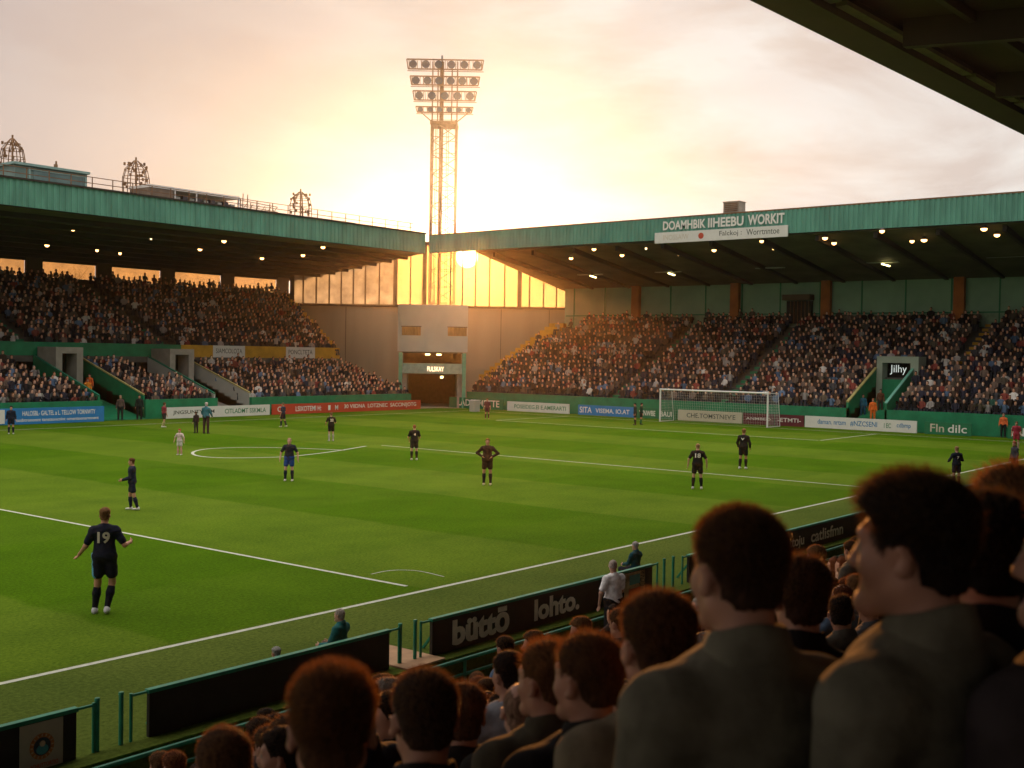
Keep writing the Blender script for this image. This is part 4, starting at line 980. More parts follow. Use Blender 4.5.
class Pose:
    """local frame: faces +y, x to its right, z up, feet at z=0 ; sizes for 1.80 m"""
    def __init__(s, stance='stand', yaw=0., pitch=0., tilt=0., armR=((.25, .02, -1), (.1, .25, -1)), armL=((-.25, .02, -1), (-.1, .25, -1)), legR=((.06, 0, -1), (.02, -.04, -1)), legL=((-.06, 0, -1), (-.02, -.04, -1)), lean=0., seat=.45, broad=1., fat=1.):
        s.hy, s.hp, s.ht = yaw, pitch, tilt; s.broad = broad; s.fat = fat
        th, sh = .43, .44
        s.legs = []; low = 9
        if stance == 'sit': legR, legL = ((.16, 1, -.02), (.02, .05, -1)), ((-.16, 1, -.02), (-.02, .05, -1))
        for sg, (a, b) in ((1, legR), (-1, legL)):
            hip = np.array([.095 * sg, 0, 0]); kn = hip + unit(a) * th; an = kn + unit(b) * sh; s.legs.append([hip, kn, an]); low = min(low, an[2])
        dz = .075 - low if stance != 'sit' else seat + .09
        for l in s.legs:
            for i in range(3): l[i] = l[i] + [0, 0, dz]
        pz = dz; Rl = rotx(-lean)
        def T(p): return Rl @ np.array(p, float) + [0, 0, pz]
        s.pel = T([0, 0, .05]); s.wai = T([0, .005, .20]); s.che = T([0, .01, .40]); s.neckb = T([0, -.012, .560]); s.hc = T([0, .030, .704]) ; s.T = T
        s.sho = [T([.172 * broad, -.005, .462]), T([-.172 * broad, -.005, .462])]; s.arms = []
        for sg, (a, b), S0 in ((1, armR, s.sho[0]), (-1, armL, s.sho[1])):
            el = S0 + unit(a) * .29; wr = el + unit(b) * .255; s.arms.append([S0, el, wr])
        s.R = rotz(yaw) @ rotx(pitch) @ roty(tilt)
    def bounds(s, m=.2):
        P = [s.pel, s.hc] + sum(s.legs, []) + sum(s.arms, []); P = np.array(P); lo, hi = P.min(0) - m, P.max(0) + m; lo[2] = max(lo[2], -.03); return lo, hi

EARS = True
def head_field(F, P, fine=True):
    R = P.R; c = P.hc
    def W(p): return c + R @ np.array(p, float)
    F.ell(W([0, -.012, .030]), (.076, .095, .086), .03, R)
    F.ell(W([0, .028, -.028]), (.060, .062, .085), .03, R)
    F.cone(W([.045, .0, -.058]), W([.012, .070, -.103]), .024, .018, .03); F.cone(W([-.045, .0, -.058]), W([-.012, .070, -.103]), .024, .018, .03)
    if fine:
        F.cone(W([.034, .078, .030]), W([-.034, .078, .030]), .011, .011, .02)
        F.ell(W([.040, .055, -.028]), (.024, .024, .022), .03, R); F.ell(W([-.040, .055, -.028]), (.024, .024, .022), .03, R)
        for sg in (1, -1):     # sockets then eyes
            e = W([.032 * sg, .098, .006]); 
            F.apply(e - .04, e + .04, lambda X, Y, Z: np.sqrt((X - e[0]) ** 2 + (Y - e[1]) ** 2 + (Z - e[2]) ** 2) - .017, sub=True)
            F.ell(W([.032 * sg, .076, .004]), (.0135, .0125, .0115), .006, R)
        F.cone(W([0, .086, .014]), W([0, .107, -.028]), .009, .0115, .014); F.ell(W([.012, .097, -.033]), (.009, .011, .008), .01, R); F.ell(W([-.012, .097, -.033]), (.009, .011, .008), .01, R)
        F.cone(W([.019, .075, -.062]), W([-.019, .075, -.062]), .009, .009, .014); F.cone(W([.015, .075, -.073]), W([-.015, .075, -.073]), .009, .009, .012)
        F.ell(W([0, .083, -.102]), (.021, .018, .019), .025, R)
    else: F.cone(W([0, .085, .008]), W([0, .110, -.032]), .011, .014, .02)
    for sg in (1, -1):
        F.ell(W([.085 * sg, -.010, -.008]), (.009, .020, .032), .008, R @ rotz(-.45 * sg) @ rotx(-.15))
        if fine:
            e = W([.099 * sg, -.002, -.004]); F.apply(e - .03, e + .03, lambda X, Y, Z: np.sqrt((X - e[0]) ** 2 + (Y - e[1]) ** 2 + ((Z - e[2]) / 1.6) ** 2) - .013, sub=True)
    F.cone(W([0, -.028, -.055]), P.neckb + [0, 0, -.02], .053, .060, .03)
    return W

def torso(F, P, o=0.0, k_=.06):
    b, f = P.broad, P.fat
    F.ell(P.pel, (.165 * b * f + o, .118 * f + o, .13 + o), k_); F.ell(P.wai, (.140 * b * f + o, .102 * f + o, .15 + o), k_); F.ell(P.che, (.155 * b + o, .112 * (1 + f) / 2 + o, .165 + o), k_)
    for sg, S0 in ((1, P.sho[0]), (-1, P.sho[1])):
        F.cone(P.che + [0, 0, .06], S0 + [-.02 * sg, 0, -.02], .066 + o, .050 + o, k_); F.cone(P.neckb + [0.01 * sg, -.012, -.035], S0 + [-.02 * sg, 0, .0], .040 + o, .046 + o, .05)
        F.ell(S0 + [-.012 * sg, 0, -.02], (.058 + o, .060 + o, .064 + o), .04)

def hand(F, wr, d, up_, s_=1., curl=.5, sg=1):
    d = unit(d); sd = unit(np.cross(d, up_)); n = np.cross(sd, d)
    pc = wr + d * .045; F.cone(wr - d * .01, wr + d * .02, .026, .025, .02)
    for k2 in (-1.5, -.5, .5, 1.5): F.cone(wr + d * .02 + sd * .009 * k2, wr + d * .078 + sd * .0185 * k2, .0135, .0125, .012)
    for k2, ln in ((-1.5, .060), (-.5, .074), (.5, .080), (1.5, .070)):
        b = wr + d * .085 + sd * .0195 * k2; d1 = unit(d - n * curl * .6); d2 = unit(d - n * curl * 1.7); m = b + d1 * ln * .5; F.cone(b, m, .0095, .0088, .004); F.cone(m, m + d2 * ln * .5, .0088, .0075, .004)
    t0 = wr + d * .028 - sd * .026 * sg; t1 = t0 + unit(d * .7 - sd * sg * .8 - n * .3) * .042; F.cone(t0, t1, .0135, .0115, .01); F.cone(t1, t1 + unit(d - sd * sg * .25 - n * .5) * .035, .0110, .0085, .006)

def body_field(P, h, fine=True, hands=True):
    lo, hi = P.bounds(); F = Field(lo, hi, h); torso(F, P)
    for S0, el, wr in P.arms: F.cone(S0, el, .052, .040, .04); F.cone(el, wr, .041, .027, .03)
    for i, (hip, kn, an) in enumerate(P.legs):
        F.cone(hip, kn, .088, .056, .05); F.cone(kn, kn + (an - kn) * .35, .054, .057, .03); F.cone(kn + (an - kn) * .35, an, .057, .034, .03)
    W_ = head_field(F, P, fine)
    for i, (S0, el, wr) in enumerate(P.arms):
        d = unit(wr - el); sgn = 1 if i == 0 else -1
        if hands: hand(F, wr, d, unit(np.cross(d, [0, 1, .2])) if abs(d[1]) < .9 else np.array([sgn, 0, 0.]), sg=1 if i == 0 else -1)
        else: F.ell(wr + d * .07, (.035, .035, .06), .02)
    for hip, kn, an in P.legs: F.cone(an, an + [0, .02, -.02], .034, .036, .02); F.cone(an + [0, -.02, -.035], an + [0, .13, -.045], .032, .026, .03)
    return F, W_

def mk(name, verts, quads, m, parent, smooth=True, mats=None, mi=None):
    me = bpy.data.meshes.new(name); me.vertices.add(len(verts)); me.vertices.foreach_set('co', np.asarray(verts, np.float32).ravel())
    n = len(quads); k_ = quads.shape[1]; me.loops.add(n * k_); me.polygons.add(n); me.loops.foreach_set('vertex_index', quads.astype(np.int32).ravel())
    me.polygons.foreach_set('loop_start', np.arange(0, n * k_, k_, dtype=np.int32)); me.polygons.foreach_set('loop_total', np.full(n, k_, np.int32))
    for x in (mats or [m]): me.materials.append(x)
    if mi is not None: me.polygons.foreach_set('material_index', mi.astype(np.int32))
    me.polygons.foreach_set('use_smooth', np.full(n, smooth)); me.update(calc_edges=True)
    ob = bpy.data.objects.new(name, me); COL.objects.link(ob)
    if parent is not None: ob.parent = parent
    return ob

def wob(X, Y, Z, a, f=1.):
    return a * (np.sin(23 * f * X + 9 * np.sin(7 * Z)) * np.sin(17 * f * Z + 5 * Y * f) + .5 * np.sin(41 * f * Z + 13 * X * f + 4 * np.sin(11 * f * Y)))
def clip_below(F, z): F.apply(F.org, F.org + 9, lambda X, Y, Z: z - Z, sub=False) if False else None
def cut(F, fn):     # keep where fn<0
    X, Y, Z = np.meshgrid(*F.ax, indexing='ij'); F.V = np.maximum(F.V, fn(X, Y, Z).astype(np.float32))
def fold(F, a, f=1.):
    X, Y, Z = np.meshgrid(*F.ax, indexing='ij'); F.V = F.V + wob(X, Y, Z, a, f).astype(np.float32)

def hairline(y, z, short=0):
    return np.interp(y, [-.12, -.07, -.035, -.028, .018, .030, .045, .062, .10], [-.066, -.062, -.046, .000, .018, -.010, .018, .060, .078]) + short
def hair_mesh(P, style, h):
    c = P.hc; R = P.R; F = Field(c - .21, c + .21, h)
    X, Y, Z = np.meshgrid(*F.ax, indexing='ij'); x, y, z = X - c[0], Y - c[1], Z - c[2]
    x, y, z = R[0, 0] * x + R[1, 0] * y + R[2, 0] * z, R[0, 1] * x + R[1, 1] * y + R[2, 1] * z, R[0, 2] * x + R[1, 2] * y + R[2, 2] * z
    th = style.get('thick', .014); top = style.get('top', .012); q = style.get('quiff', 0.)
    t = .005 + (th - .005) * np.clip((z - .025) / .055, 0, 1) + top * np.clip((z - .04) / .06, 0, 1) + q * np.clip((y - .01) / .06, 0, 1) * np.clip((z - .03) / .05, 0, 1)
    t = t * np.clip((z - hairline(y, z, style.get('short', 0))) / .02 + .25, .25, 1)
    t = t + .0045 * np.sin(90 * x + 3 * np.sin(60 * y)) * np.sin(70 * z + 60 * y) * (1 if th > .012 else .3)
    r = (.076, .095, .086); X1, Y1, Z1 = x, y + .012, z - .03; k0 = np.sqrt((X1 / r[0]) ** 2 + (Y1 / r[1]) ** 2 + (Z1 / r[2]) ** 2) + 1e-6; k1 = np.sqrt((X1 / r[0] ** 2) ** 2 + (Y1 / r[1] ** 2) ** 2 + (Z1 / r[2] ** 2) ** 2) + 1e-6
    d1 = k0 * (k0 - 1) / k1
    # nape and sides
    d2 = np.sqrt(x ** 2 + (y + .03) ** 2 + ((z + .045) * .7) ** 2) - .066
    d = np.minimum(d1, d2) - t
    if style.get('long'):
        L_ = style['long']; dl = np.maximum(np.sqrt((x / 1.15) ** 2 + ((y + .035) / .85) ** 2) - .082, np.maximum(z - .05, -(z + L_))); dl = dl + .006 * np.sin(80 * x) * np.sin(15 * z); d = np.minimum(d, np.maximum(dl, y - .035))
    hl = hairline(y, z, style.get('short', 0)); 
    hl = hl + .003 * np.sin(310 * x + 2 * np.sin(170 * y)) + .003 * np.sin(190 * y + 130 * x)
    if style.get('long'): hl = np.where(y < .02, -1, hl)
    if style.get('bald'): hl = hl + 0; d = np.maximum(d, np.where(True, z - style['bald'] , 0))
    d = np.maximum(d, hl - z); d = np.maximum(d, y - .105 - q)
    F.V = d.astype(np.float32); return F.mesh()

def strands(P, style, n, rng, length=.018, lift=.5, w=.0007):
    c = P.hc; R = P.R
    u = rng.normal(size=(n * 2, 3)); u /= np.linalg.norm(u, axis=1)[:, None]; r = np.array([.076, .095, .086])
    p = u * r * 1.02 + [0, -.012, .03]; ok = p[:, 2] > hairline(p[:, 1], p[:, 2], style.get('short', 0)) + .004; p = p[ok][:n]; u = u[ok][:n]
    nrm = u / r; nrm /= np.linalg.norm(nrm, axis=1)[:, None]
    topk = np.clip((p[:, 2] - .0) / .08, .0, 1)[:, None]; q = style.get('quiff', 0.)
    th = .005 + (style.get('thick', .014) - .005) * np.clip((p[:, 2:3] - .025) / .055, 0, 1) + style.get('top', .012) * np.clip((p[:, 2:3] - .04) / .06, 0, 1) + q * np.clip((p[:, 1:2] - .01) / .06, 0, 1) * topk
    comb = np.array([0, .6, 0]) * topk + np.array([0, 0, -1.]) * (1 - topk); comb = comb + rng.normal(size=p.shape) * .35
    d = nrm * lift + comb * (1 - lift) ; d /= np.linalg.norm(d, axis=1)[:, None]
    base = p + nrm * (th * .75); ln = (length * 1.15 * (.18 + .82 * topk) * rng.uniform(.5, 1.2, size=(len(p), 1)))
    side = np.cross(d, nrm + rng.normal(size=p.shape) * .3); side /= np.linalg.norm(side, axis=1)[:, None] + 1e-9
    m_ = base + d * ln * .5; t_ = base + d * ln + (nrm * .15 + comb * .25) * ln
    V = np.stack([base - side * w, base + side * w, m_ + side * w * .8, m_ - side * w * .8, t_ + side * w * .25, t_ - side * w * .25], 1)
    V = (V.reshape(-1, 3) @ R.T) + c
    k_ = np.arange(len(p)) * 6; Q = np.concatenate([np.stack([k_, k_ + 1, k_ + 2, k_ + 3], 1), np.stack([k_ + 3, k_ + 2, k_ + 4, k_ + 5], 1)])
    return V, Q

def person_meshes(P, outfit, h=.012, fine=True, hands=True, nstr=0, rng=None, style=None, parent=None):
    """returns body object with children; outfit: dict of kind->colour"""
    style = style or {}
    F, W_ = body_field(P, h, fine, hands); v, q = F.mesh(); mi = np.zeros(len(q), int)
    if fine:
        fc_ = v[q].mean(1)
        for sg in (1, -1):
            e = W_([.032 * sg, .078, .004]); mi[(np.linalg.norm(fc_ - e, axis=1) < .0145) & (((fc_ - P.hc) @ P.R)[:, 1] > .080)] = 2
        loc = (fc_ - P.hc) @ P.R; mi[(np.abs(loc[:, 0]) < .024) & (loc[:, 1] > .076) & (loc[:, 2] < -.053) & (loc[:, 2] > -.082)] = 1
    sk = skin_pale if outfit.get('pale') else skin
    body = mk('person', v, q, sk, parent, mats=[sk, skinlip, eyem], mi=mi); out = []
    lo, hi = P.bounds()
    def piece(name, build, col, m=cloth):
        G = Field(lo, hi, h); build(G); vv, qq = G.mesh()
        if len(qq) == 0: return None
        o = mk(name, vv, qq, m, body); o.color = (*col, 1); out.append(o); return o
    kinds = outfit
    if 'jacket' in kinds or 'shirt' in kinds:
        jac = 'jacket' in kinds; col = kinds.get('jacket', kinds.get('shirt')); off = .016 if jac else .013
        def bt(G):
            torso(G, P, off, .07)
            for S0, el, wr in P.arms:
                if jac or kinds.get('long'): G.cone(S0, el, .052 + off, .043 + off, .05); G.cone(el, wr - unit(wr - el) * .015, .044 + off, .034 + off * .7, .03)
                else: G.cone(S0, S0 + (el - S0) * .72, .056 + off, .052 + off, .05)
            if jac: G.cone(P.neckb + [0, -.006, -.03], P.neckb + [0, 0, .050], .080, .064, .02)
            fold(G, .0045 if jac else .003, .55 if jac else 1.0); fold(G, .002, 1.3)
            zc = P.pel[2] - (.10 if jac else .06)
            if P.legs[0][1][2] > P.pel[2] - .2: zc = P.pel[2] - .08
            nk = P.neckb; top = .045 if jac else .022
            def fnc(X, Y, Z):
                a = zc - Z; b = Z - (nk[2] + top - .25 * (Y - nk[1])); ins = .055 - np.sqrt((X - nk[0]) ** 2 + (Y - nk[1]) ** 2); 
                return np.maximum(a, b)
            cut(G, fnc)
            # neck opening
            G.apply(nk - .12, nk + [.12, .12, .2], lambda X, Y, Z: np.maximum(np.sqrt((X - nk[0]) ** 2 + (Y - nk[1] - .004) ** 2) - .062, (nk[2] + .004) - Z), sub=True)
        jo = piece('jacket' if jac else 'shirt', bt, col)
        if jo is not None and (fine or jac):
            nk = P.neckb; V_ = []; n_ = 28; prof = ([(.088, -.040), (.094, -.022), (.088, .002), (.076, .044), (.070, .050), (.064, .042), (.060, -.02)] if jac else [(.070, -.020), (.071, .008), (.067, .012), (.062, .008), (.060, -.02)])
            for (r_, z_) in prof:
                for i in range(n_):
                    a_ = 2 * math.pi * i / n_; cs, sn = math.cos(a_), math.sin(a_); V_.append(nk + [r_ * cs * 1.02, r_ * sn * 1.04 + .004, z_ - .18 * r_ * sn * 1.5 * (1.6 if sn > 0 else 1) + (.004 * math.sin(3 * a_ + 1))])
            Q_ = np.array([(l * n_ + i, l * n_ + (i + 1) % n_, (l + 1) * n_ + (i + 1) % n_, (l + 1) * n_ + i) for l in range(len(prof) - 1) for i in range(n_)])
            co_ = mk('collar', np.array(V_), Q_, cloth, jo); co_.color = (*col, 1)
    if 'shorts' in kinds or 'trousers' in kinds:
        tr = 'trousers' in kinds; col = kinds.get('trousers', kinds.get('shorts'))
        def bt(G):
            G.ell(P.pel, (.178 * P.broad * P.fat, .130 * P.fat, .14), .05)
            for hip, kn, an in P.legs:
                if tr: G.cone(hip, kn, .104, .078, .05); G.cone(kn, an, .078, .058, .03)
                else: G.cone(hip, hip + (kn - hip) * .62, .104, .100, .05)
            fold(G, .003)
            cut(G, lambda X, Y, Z: Z - (P.pel[2] + .09))
            if tr: cut(G, lambda X, Y, Z: .045 - Z)
        piece('trousers' if tr else 'shorts', bt, col)
    if 'socks' in kinds:
        for hip, kn, an in P.legs:
            def bt(G, kn=kn, an=an):
                a = kn + (an - kn) * .22; G.cone(a, kn + (an - kn) * .4, .064, .067, .03); G.cone(kn + (an - kn) * .4, an, .067, .044, .03)
            piece('sock', bt, kinds['socks'])
    if 'shoes' in kinds:
        for hip, kn, an in P.legs:
            def bt(G, an=an):
                G.cone(an + [0, -.015, .0], an + [0, -.02, -.035], .045, .046, .02); G.cone(an + [0, -.025, -.035], an + [0, .15, -.045], .042, .034, .03)
                cut(G, lambda X, Y, Z: (an[2] - .078) - Z)
            piece('shoe', bt, kinds['shoes'], shoem)
    if 'hair' in kinds:
        vv, qq = hair_mesh(P, style, min(h, .010) if fine else h * .8)
        if len(qq): o = mk('hair', vv, qq, hairm, body); o.color = (*kinds['hair'], 1); out.append(o)
        if nstr:
            vv, qq = strands(P, style, nstr, rng or RNG, style.get('len', .018), style.get('lift', .5), style.get('w', .0006)); o2 = mk('loose_hair', vv, qq, strandm, o, smooth=False); o2.color = (*kinds['hair'], 1)
    return body

def put(o, x, y, z, yaw, s_=1.):
    """yaw: world direction the person faces, radians from +X"""
    o.location = (x, y, z); o.rotation_euler = (0, 0, yaw - math.pi / 2); o.scale = (s_, s_, s_)

# ------------------------------------------------------------------ players and officials
D2R = math.radians
NAVY = (.014, .018, .035); BLACK = (.014, .013, .014); DKBR = (.035, .018, .014)
CAMDIR = math.atan2(fwd[1], fwd[0])          # the camera looks along this world direction
walk = dict(legR=((.05, -.12, -1), (.0, -.40, -1)), legL=((-.05, .22, -1), (-.02, -.02, -1)))
def pl(px, fy, ty, rel, label, outfit, pose, h=.014, style=None, hmax=2.0, cat='person', group='players on the pitch', z=0., num=None, **kw):
    """rel: facing relative to the camera's view direction, degrees, + = turned left"""
    p = on_z(px, fy, z); d = proj(p)[2]; hm = (fy - ty) * d / F_PX; hm = min(hmax, max(1.62, hm)) if hmax > 1.5 else hmax
    pose = dict(pose); pose.setdefault('broad', 1.10); pose.setdefault('fat', 1.10)
    P = Pose(**pose); o = person_meshes(P, outfit, h=h, style=style or {}, fine=h < .0125, hands=True, **kw); tag(o, label, cat, group)
    az = math.atan2(p[1], p[0]); put(o, p[0], p[1], z, az + D2R(rel), hm / 1.80)
    if num:
        txt, col, w_, zz, hh = num; n0 = P.che + [0, -(.112 * (1 + P.fat) / 2 + .013) - .006, zz - .12]
        t_ = lettering(txt, (0, 0, 0), (1, 0, 0), (0, 0, 1), hh, col, None, width=w_, name='number', bold=.03)
        me = t_.data; 
        for v_ in me.vertices: v_.co = (v_.co[0] - w_ / 2, v_.co[1] + n0[1] + .0 + 1.2 * v_.co[0] ** 2 * 0 , v_.co[2] + n0[2])
        for v_ in me.vertices: v_.co[1] += 2.2 * v_.co[0] ** 2
        t_.name = 'shirt_number'; t_.parent = o
    return o
HB = (.10, .055, .025)
pl(104, 613.5, 504, -8, 'player in dark kit with number 19 on the back walking away at the left', dict(shirt=(.012, .014, .028), shorts=(.010, .012, .024), socks=(.010, .011, .018), shoes=(.55, .55, .58), hair=(.17, .085, .035)),
   dict(armL=((-.42, .0, -.92), (-.42, .55, -.55)), armR=((.50, -.05, -.85), (.22, .95, .02)), legR=((.06, .16, -1), (-.16, -.30, -1)), legL=((-.03, .08, -1), (-.10, -.02, -1)), yaw=-.1, broad=1.04), h=.0095, style=dict(thick=.014), hmax=2.02, num=('19', lettercream, .20, -.02, .19), nstr=800)
hero = bpy.data.objects.get('person')
for ch in hero.children:
    if ch.name.startswith('shorts'):
        pick = []; me_ = ch.data; me_.materials.append(mat('sky_blue_stripe', (.10, .32, .55), .7))
        for p_ in me_.polygons:
            c_ = p_.center
            if c_[0] < -.13 and abs(c_[1] + .03) < .028: p_.material_index = 1
pl(132, 510, 457, 80, 'player in navy kit seen in profile facing left, beyond the walking player', dict(shirt=NAVY, long=1, shorts=NAVY, socks=NAVY, shoes=(.6, .62, .55), hair=(.12, .05, .02)), dict(armR=((.1, .25, -.9), (-.05, .85, -.35)), armL=((-.1, .15, -.9), (.1, .85, -.25)), legR=((.03, .2, -1), (0, -.06, -1)), legL=((-.03, -.18, -1), (0, -.3, -1))))
pl(289, 481, 437, 170, 'player in black shirt and bright blue shorts standing below the centre circle', dict(shirt=(.02, .02, .03), shorts=(.02, .06, .25), socks=NAVY, shoes=(.6, .6, .6), pale=1, hair=(.35, .22, .15)), dict(armR=((.5, .05, -.85), (.1, .25, -.9)), armL=((-.5, 0, -.85), (-.1, .2, -.95)), legR=((.1, .1, -1), (.05, -.1, -1))), num=('13', letterw, .2, 0, .16), style=dict(thick=.008, top=.0))
pl(331, 441, 417, 20, 'player in black kit by the top of the centre circle', dict(shirt=BLACK, shorts=BLACK, socks=(.4, .38, .33), shoes=(.5, .5, .5), pale=1, hair=(.2, .1, .05)), dict(armR=((.4, .2, -.8), (-.2, .6, -.3)), armL=((-.4, .2, -.8), (.2, .6, -.3))), num=('22', letterw, .22, 0, .16), h=.018)
pl(414, 460, 424, 10, 'player in black kit standing just below the corner tunnel', dict(shirt=BLACK, shorts=(.02, .018, .018), socks=BLACK, shoes=(.5, .5, .5), pale=1, hair=(.30, .10, .05)), dict(armR=((.35, .2, -.9), (-.2, .5, -.5)), armL=((-.35, .2, -.9), (.2, .5, -.5))), num=('4', letterw, .1, 0, .13), h=.016, style=dict(thick=.010, top=.0))
pl(487, 485, 437.5, 172, 'player in dark brown kit with hands on hips in the middle of the pitch', dict(shirt=DKBR, long=1, shorts=(.03, .015, .012), socks=(.03, .02, .02), shoes=(.55, .5, .3), hair=(.25, .13, .03)), dict(armR=((.75, -.1, -.7), (-.75, .35, -.45)), armL=((-.75, -.1, -.7), (.75, .35, -.45))), style=dict(thick=.01))
pl(697, 489, 442.5, 5, 'player in black kit with white number standing nearest the goal side camera', dict(shirt=BLACK, shorts=BLACK, socks=BLACK, shoes=(.6, .6, .6), pale=1, hair=(.35, .2, .10)), dict(armR=((.5, 0, -.85), (.1, .15, -1)), armL=((-.5, 0, -.85), (-.1, .15, -1)), legR=((.1, 0, -1), (.06, -.04, -1)), legL=((-.1, 0, -1), (-.06, -.04, -1))), num=('18', letterw, .22, 0, .17), style=dict(thick=.008, top=0))
pl(743, 469, 428, -20, 'player in black long sleeved kit in front of the right goal post', dict(shirt=BLACK, long=1, shorts=BLACK, socks=BLACK, shoes=(.6, .6, .6), hair=(.25, .12, .05)), dict(armR=((.3, .1, -.9), (-.1, .4, -.8)), armL=((-.35, .1, -.9), (.1, .4, -.8)), legR=((.03, .1, -1), (.0, 0, -1)), legL=((-.05, -.05, -1), (0, -.2, -1))), num=('V', letterw, .16, .05, .1))
pl(179.5, 455, 433, 150, 'child in white kit with red hat standing left of the centre circle', dict(shirt=(.55, .45, .42), shorts=(.6, .58, .55), socks=(.6, .3, .28), shoes=(.6, .6, .6), hair=(.42, .05, .03), pale=1), dict(armR=((.5, .1, -.8), (.1, .2, -.9)), armL=((-.5, .1, -.8), (-.1, .2, -.9)), broad=1.1), h=.018, hmax=1.25, group='people on the pitch')
pl(206, 433.5, 402, -30, 'tall official in teal jacket and light cap in front of the white board', dict(jacket=(.04, .16, .20), trousers=(.06, .03, .03), shoes=BLACK, hair=(.6, .5, .48)), dict(armR=((.3, .2, -.9), (-.1, .6, -.5)), armL=((-.3, .2, -.9), (.1, .6, -.5)), fat=1.15), h=.018, hmax=2.1, group='people on the pitch')
pl(196, 433, 414, 40, 'small ball boy in dark clothes beside the tall teal official', dict(jacket=(.05, .03, .03), trousers=(.04, .03, .03), shoes=BLACK, hair=HB), dict(), h=.02, hmax=1.3, group='people on the pitch')
pl(283, 427, 403, 60, 'distant player in navy kit in front of the red board', dict(shirt=(.03, .04, .07), shorts=(.03, .02, .03), socks=NAVY, shoes=(.5, .5, .4), hair=(.2, .12, .07)), dict(**walk), h=.02)
pl(11, 434, 409, 175, 'player in navy kit standing before the blue board at the left edge', dict(shirt=NAVY, long=1, shorts=NAVY, socks=NAVY, shoes=(.5, .6, .6), hair=BLACK), dict(), h=.02)
pl(164, 427.5, 405, -60, 'person in red top at the left end of the white board', dict(shirt=(.25, .04, .05), shorts=(.03, .03, .03), socks=(.4, .35, .15), shoes=(.7, .7, .6), hair=HB), dict(**walk), h=.02, group='people on the pitch')
pl(487, 419, 401, 175, 'distant player in maroon before the dark green board', dict(shirt=(.12, .035, .04), shorts=(.12, .035, .04), socks=(.12, .04, .04), shoes=(.2, .1, .1), hair=HB), dict(), h=.022)
pl(635, 425, 404, 100, 'dark clothed goalkeeper left of the goal post, the left one of the pair', dict(shirt=(.02, .03, .03), long=1, shorts=BLACK, socks=BLACK, shoes=BLACK, hair=BLACK), dict(), h=.02)
pl(641, 424.5, 403, -80, 'dark green clothed player at the goal post, the right one of the pair', dict(shirt=(.015, .05, .03), long=1, shorts=BLACK, socks=(.02, .12, .05), shoes=BLACK, hair=BLACK), dict(), h=.02)
pl(956, 486, 458, 30, 'player in navy kit standing just above the big foreground head', dict(shirt=NAVY, long=1, shorts=NAVY, socks=NAVY, shoes=(.5, .5, .5), pale=1, hair=(.30, .18, .09)), dict(armR=((.4, .2, -.8), (-.3, .6, .1)), armL=((-.4, .2, -.8), (.2, .6, -.2))), h=.018, num=('7', letterw, .1, 0, .12))
pl(1016, 449, 429, 175, 'player in red and maroon kit at the far right edge', dict(shirt=(.28, .03, .05), shorts=(.35, .04, .06), socks=(.5, .3, .3), shoes=(.6, .6, .6), hair=HB), dict(), h=.02)
pl(1003, 437.5, 419, 170, 'steward in orange jacket at the green board on the right', dict(jacket=(.70, .16, .05), trousers=(.02, .02, .025), shoes=BLACK, hair=(.35, .2, .12)), dict(), h=.02, group='stewards by the boards', cat='person')
pl(1014, 478, 458, 120, 'red headed person half hidden behind the foreground heads at the right', dict(jacket=(.05, .05, .06), trousers=BLACK, shoes=BLACK, hair=(.35, .08, .04)), dict(), h=.02, group='people on the pitch')
pl(576.5, 413.5, 400.5, 170, 'steward with orange cap between the white and blue boards', dict(jacket=(.06, .07, .05), trousers=BLACK, shoes=BLACK, hair=(.8, .35, .04)), dict(fat=1.1), h=.022, group='stewards by the boards', hmax=1.5)
def spot(x, y, z, rel, label, outfit, pose, s_=1., h=.018, group='people by the boards', style=None):
    P = Pose(**pose); o = person_meshes(P, outfit, h=h, style=style or {}, fine=h < .0125, hands=True); tag(o, label, 'person', group); put(o, x, y, z, math.atan2(y, x) + D2R(rel), s_); return o
p = on_x(873, 405, 83.0); spot(83.0, p[1], .45, 180, 'person in bright orange suit standing in the green tunnel of the end stand', dict(jacket=(.80, .17, .03), trousers=(.78, .17, .03), shoes=BLACK, hair=(.35, .12, .05)), {}, 1.0)
p = on_x(862, 405, 83.6); spot(83.8, p[1], .7, 180, 'person in blue coat beside the orange suited person in the tunnel', dict(jacket=(.03, .14, .22), trousers=(.03, .1, .16), shoes=BLACK, hair=(.03, .02, .02)), {}, 1.0)
p = on_x(879, 398, 84.5); spot(84.8, p[1], 1.1, 180, 'person in brown coat standing behind the orange suited person', dict(jacket=(.14, .06, .03), trousers=(.05, .04, .03), shoes=BLACK, hair=(.06, .03, .02)), {}, 1.0)
p = on_y(120, 415, 72.3); spot(p[0], 72.3, .3, 178, 'steward with white face mask and dark coat at the green chute wall', dict(jacket=(.05, .035, .03), trousers=BLACK, shoes=BLACK, hair=(.5, .45, .4)), {}, .95) if False else None
for px, lb, jc in ((120, 'dark coated person standing against the green wall right of the blue board', (.10, .07, .06)), (139, 'person in black standing at the dark doorway left of the white board', (.02, .03, .025))):
    p = on_y(px, 418, 70.75); spot(p[0], 70.72, 0.0, 178, lb, dict(jacket=jc, trousers=(.02, .02, .02), shoes=BLACK, hair=(.30, .22, .16) if px == 120 else BLACK), {}, .98)
p = on_y(80, 360, 76.2); spot(p[0] + .0, 75.2, 1.0, 180, 'steward in yellow and orange jacket on the green chute of the side stand', dict(jacket=(.75, .25, .03), trousers=(.04, .08, .14), shoes=BLACK, hair=BLACK), {}, 1.0)
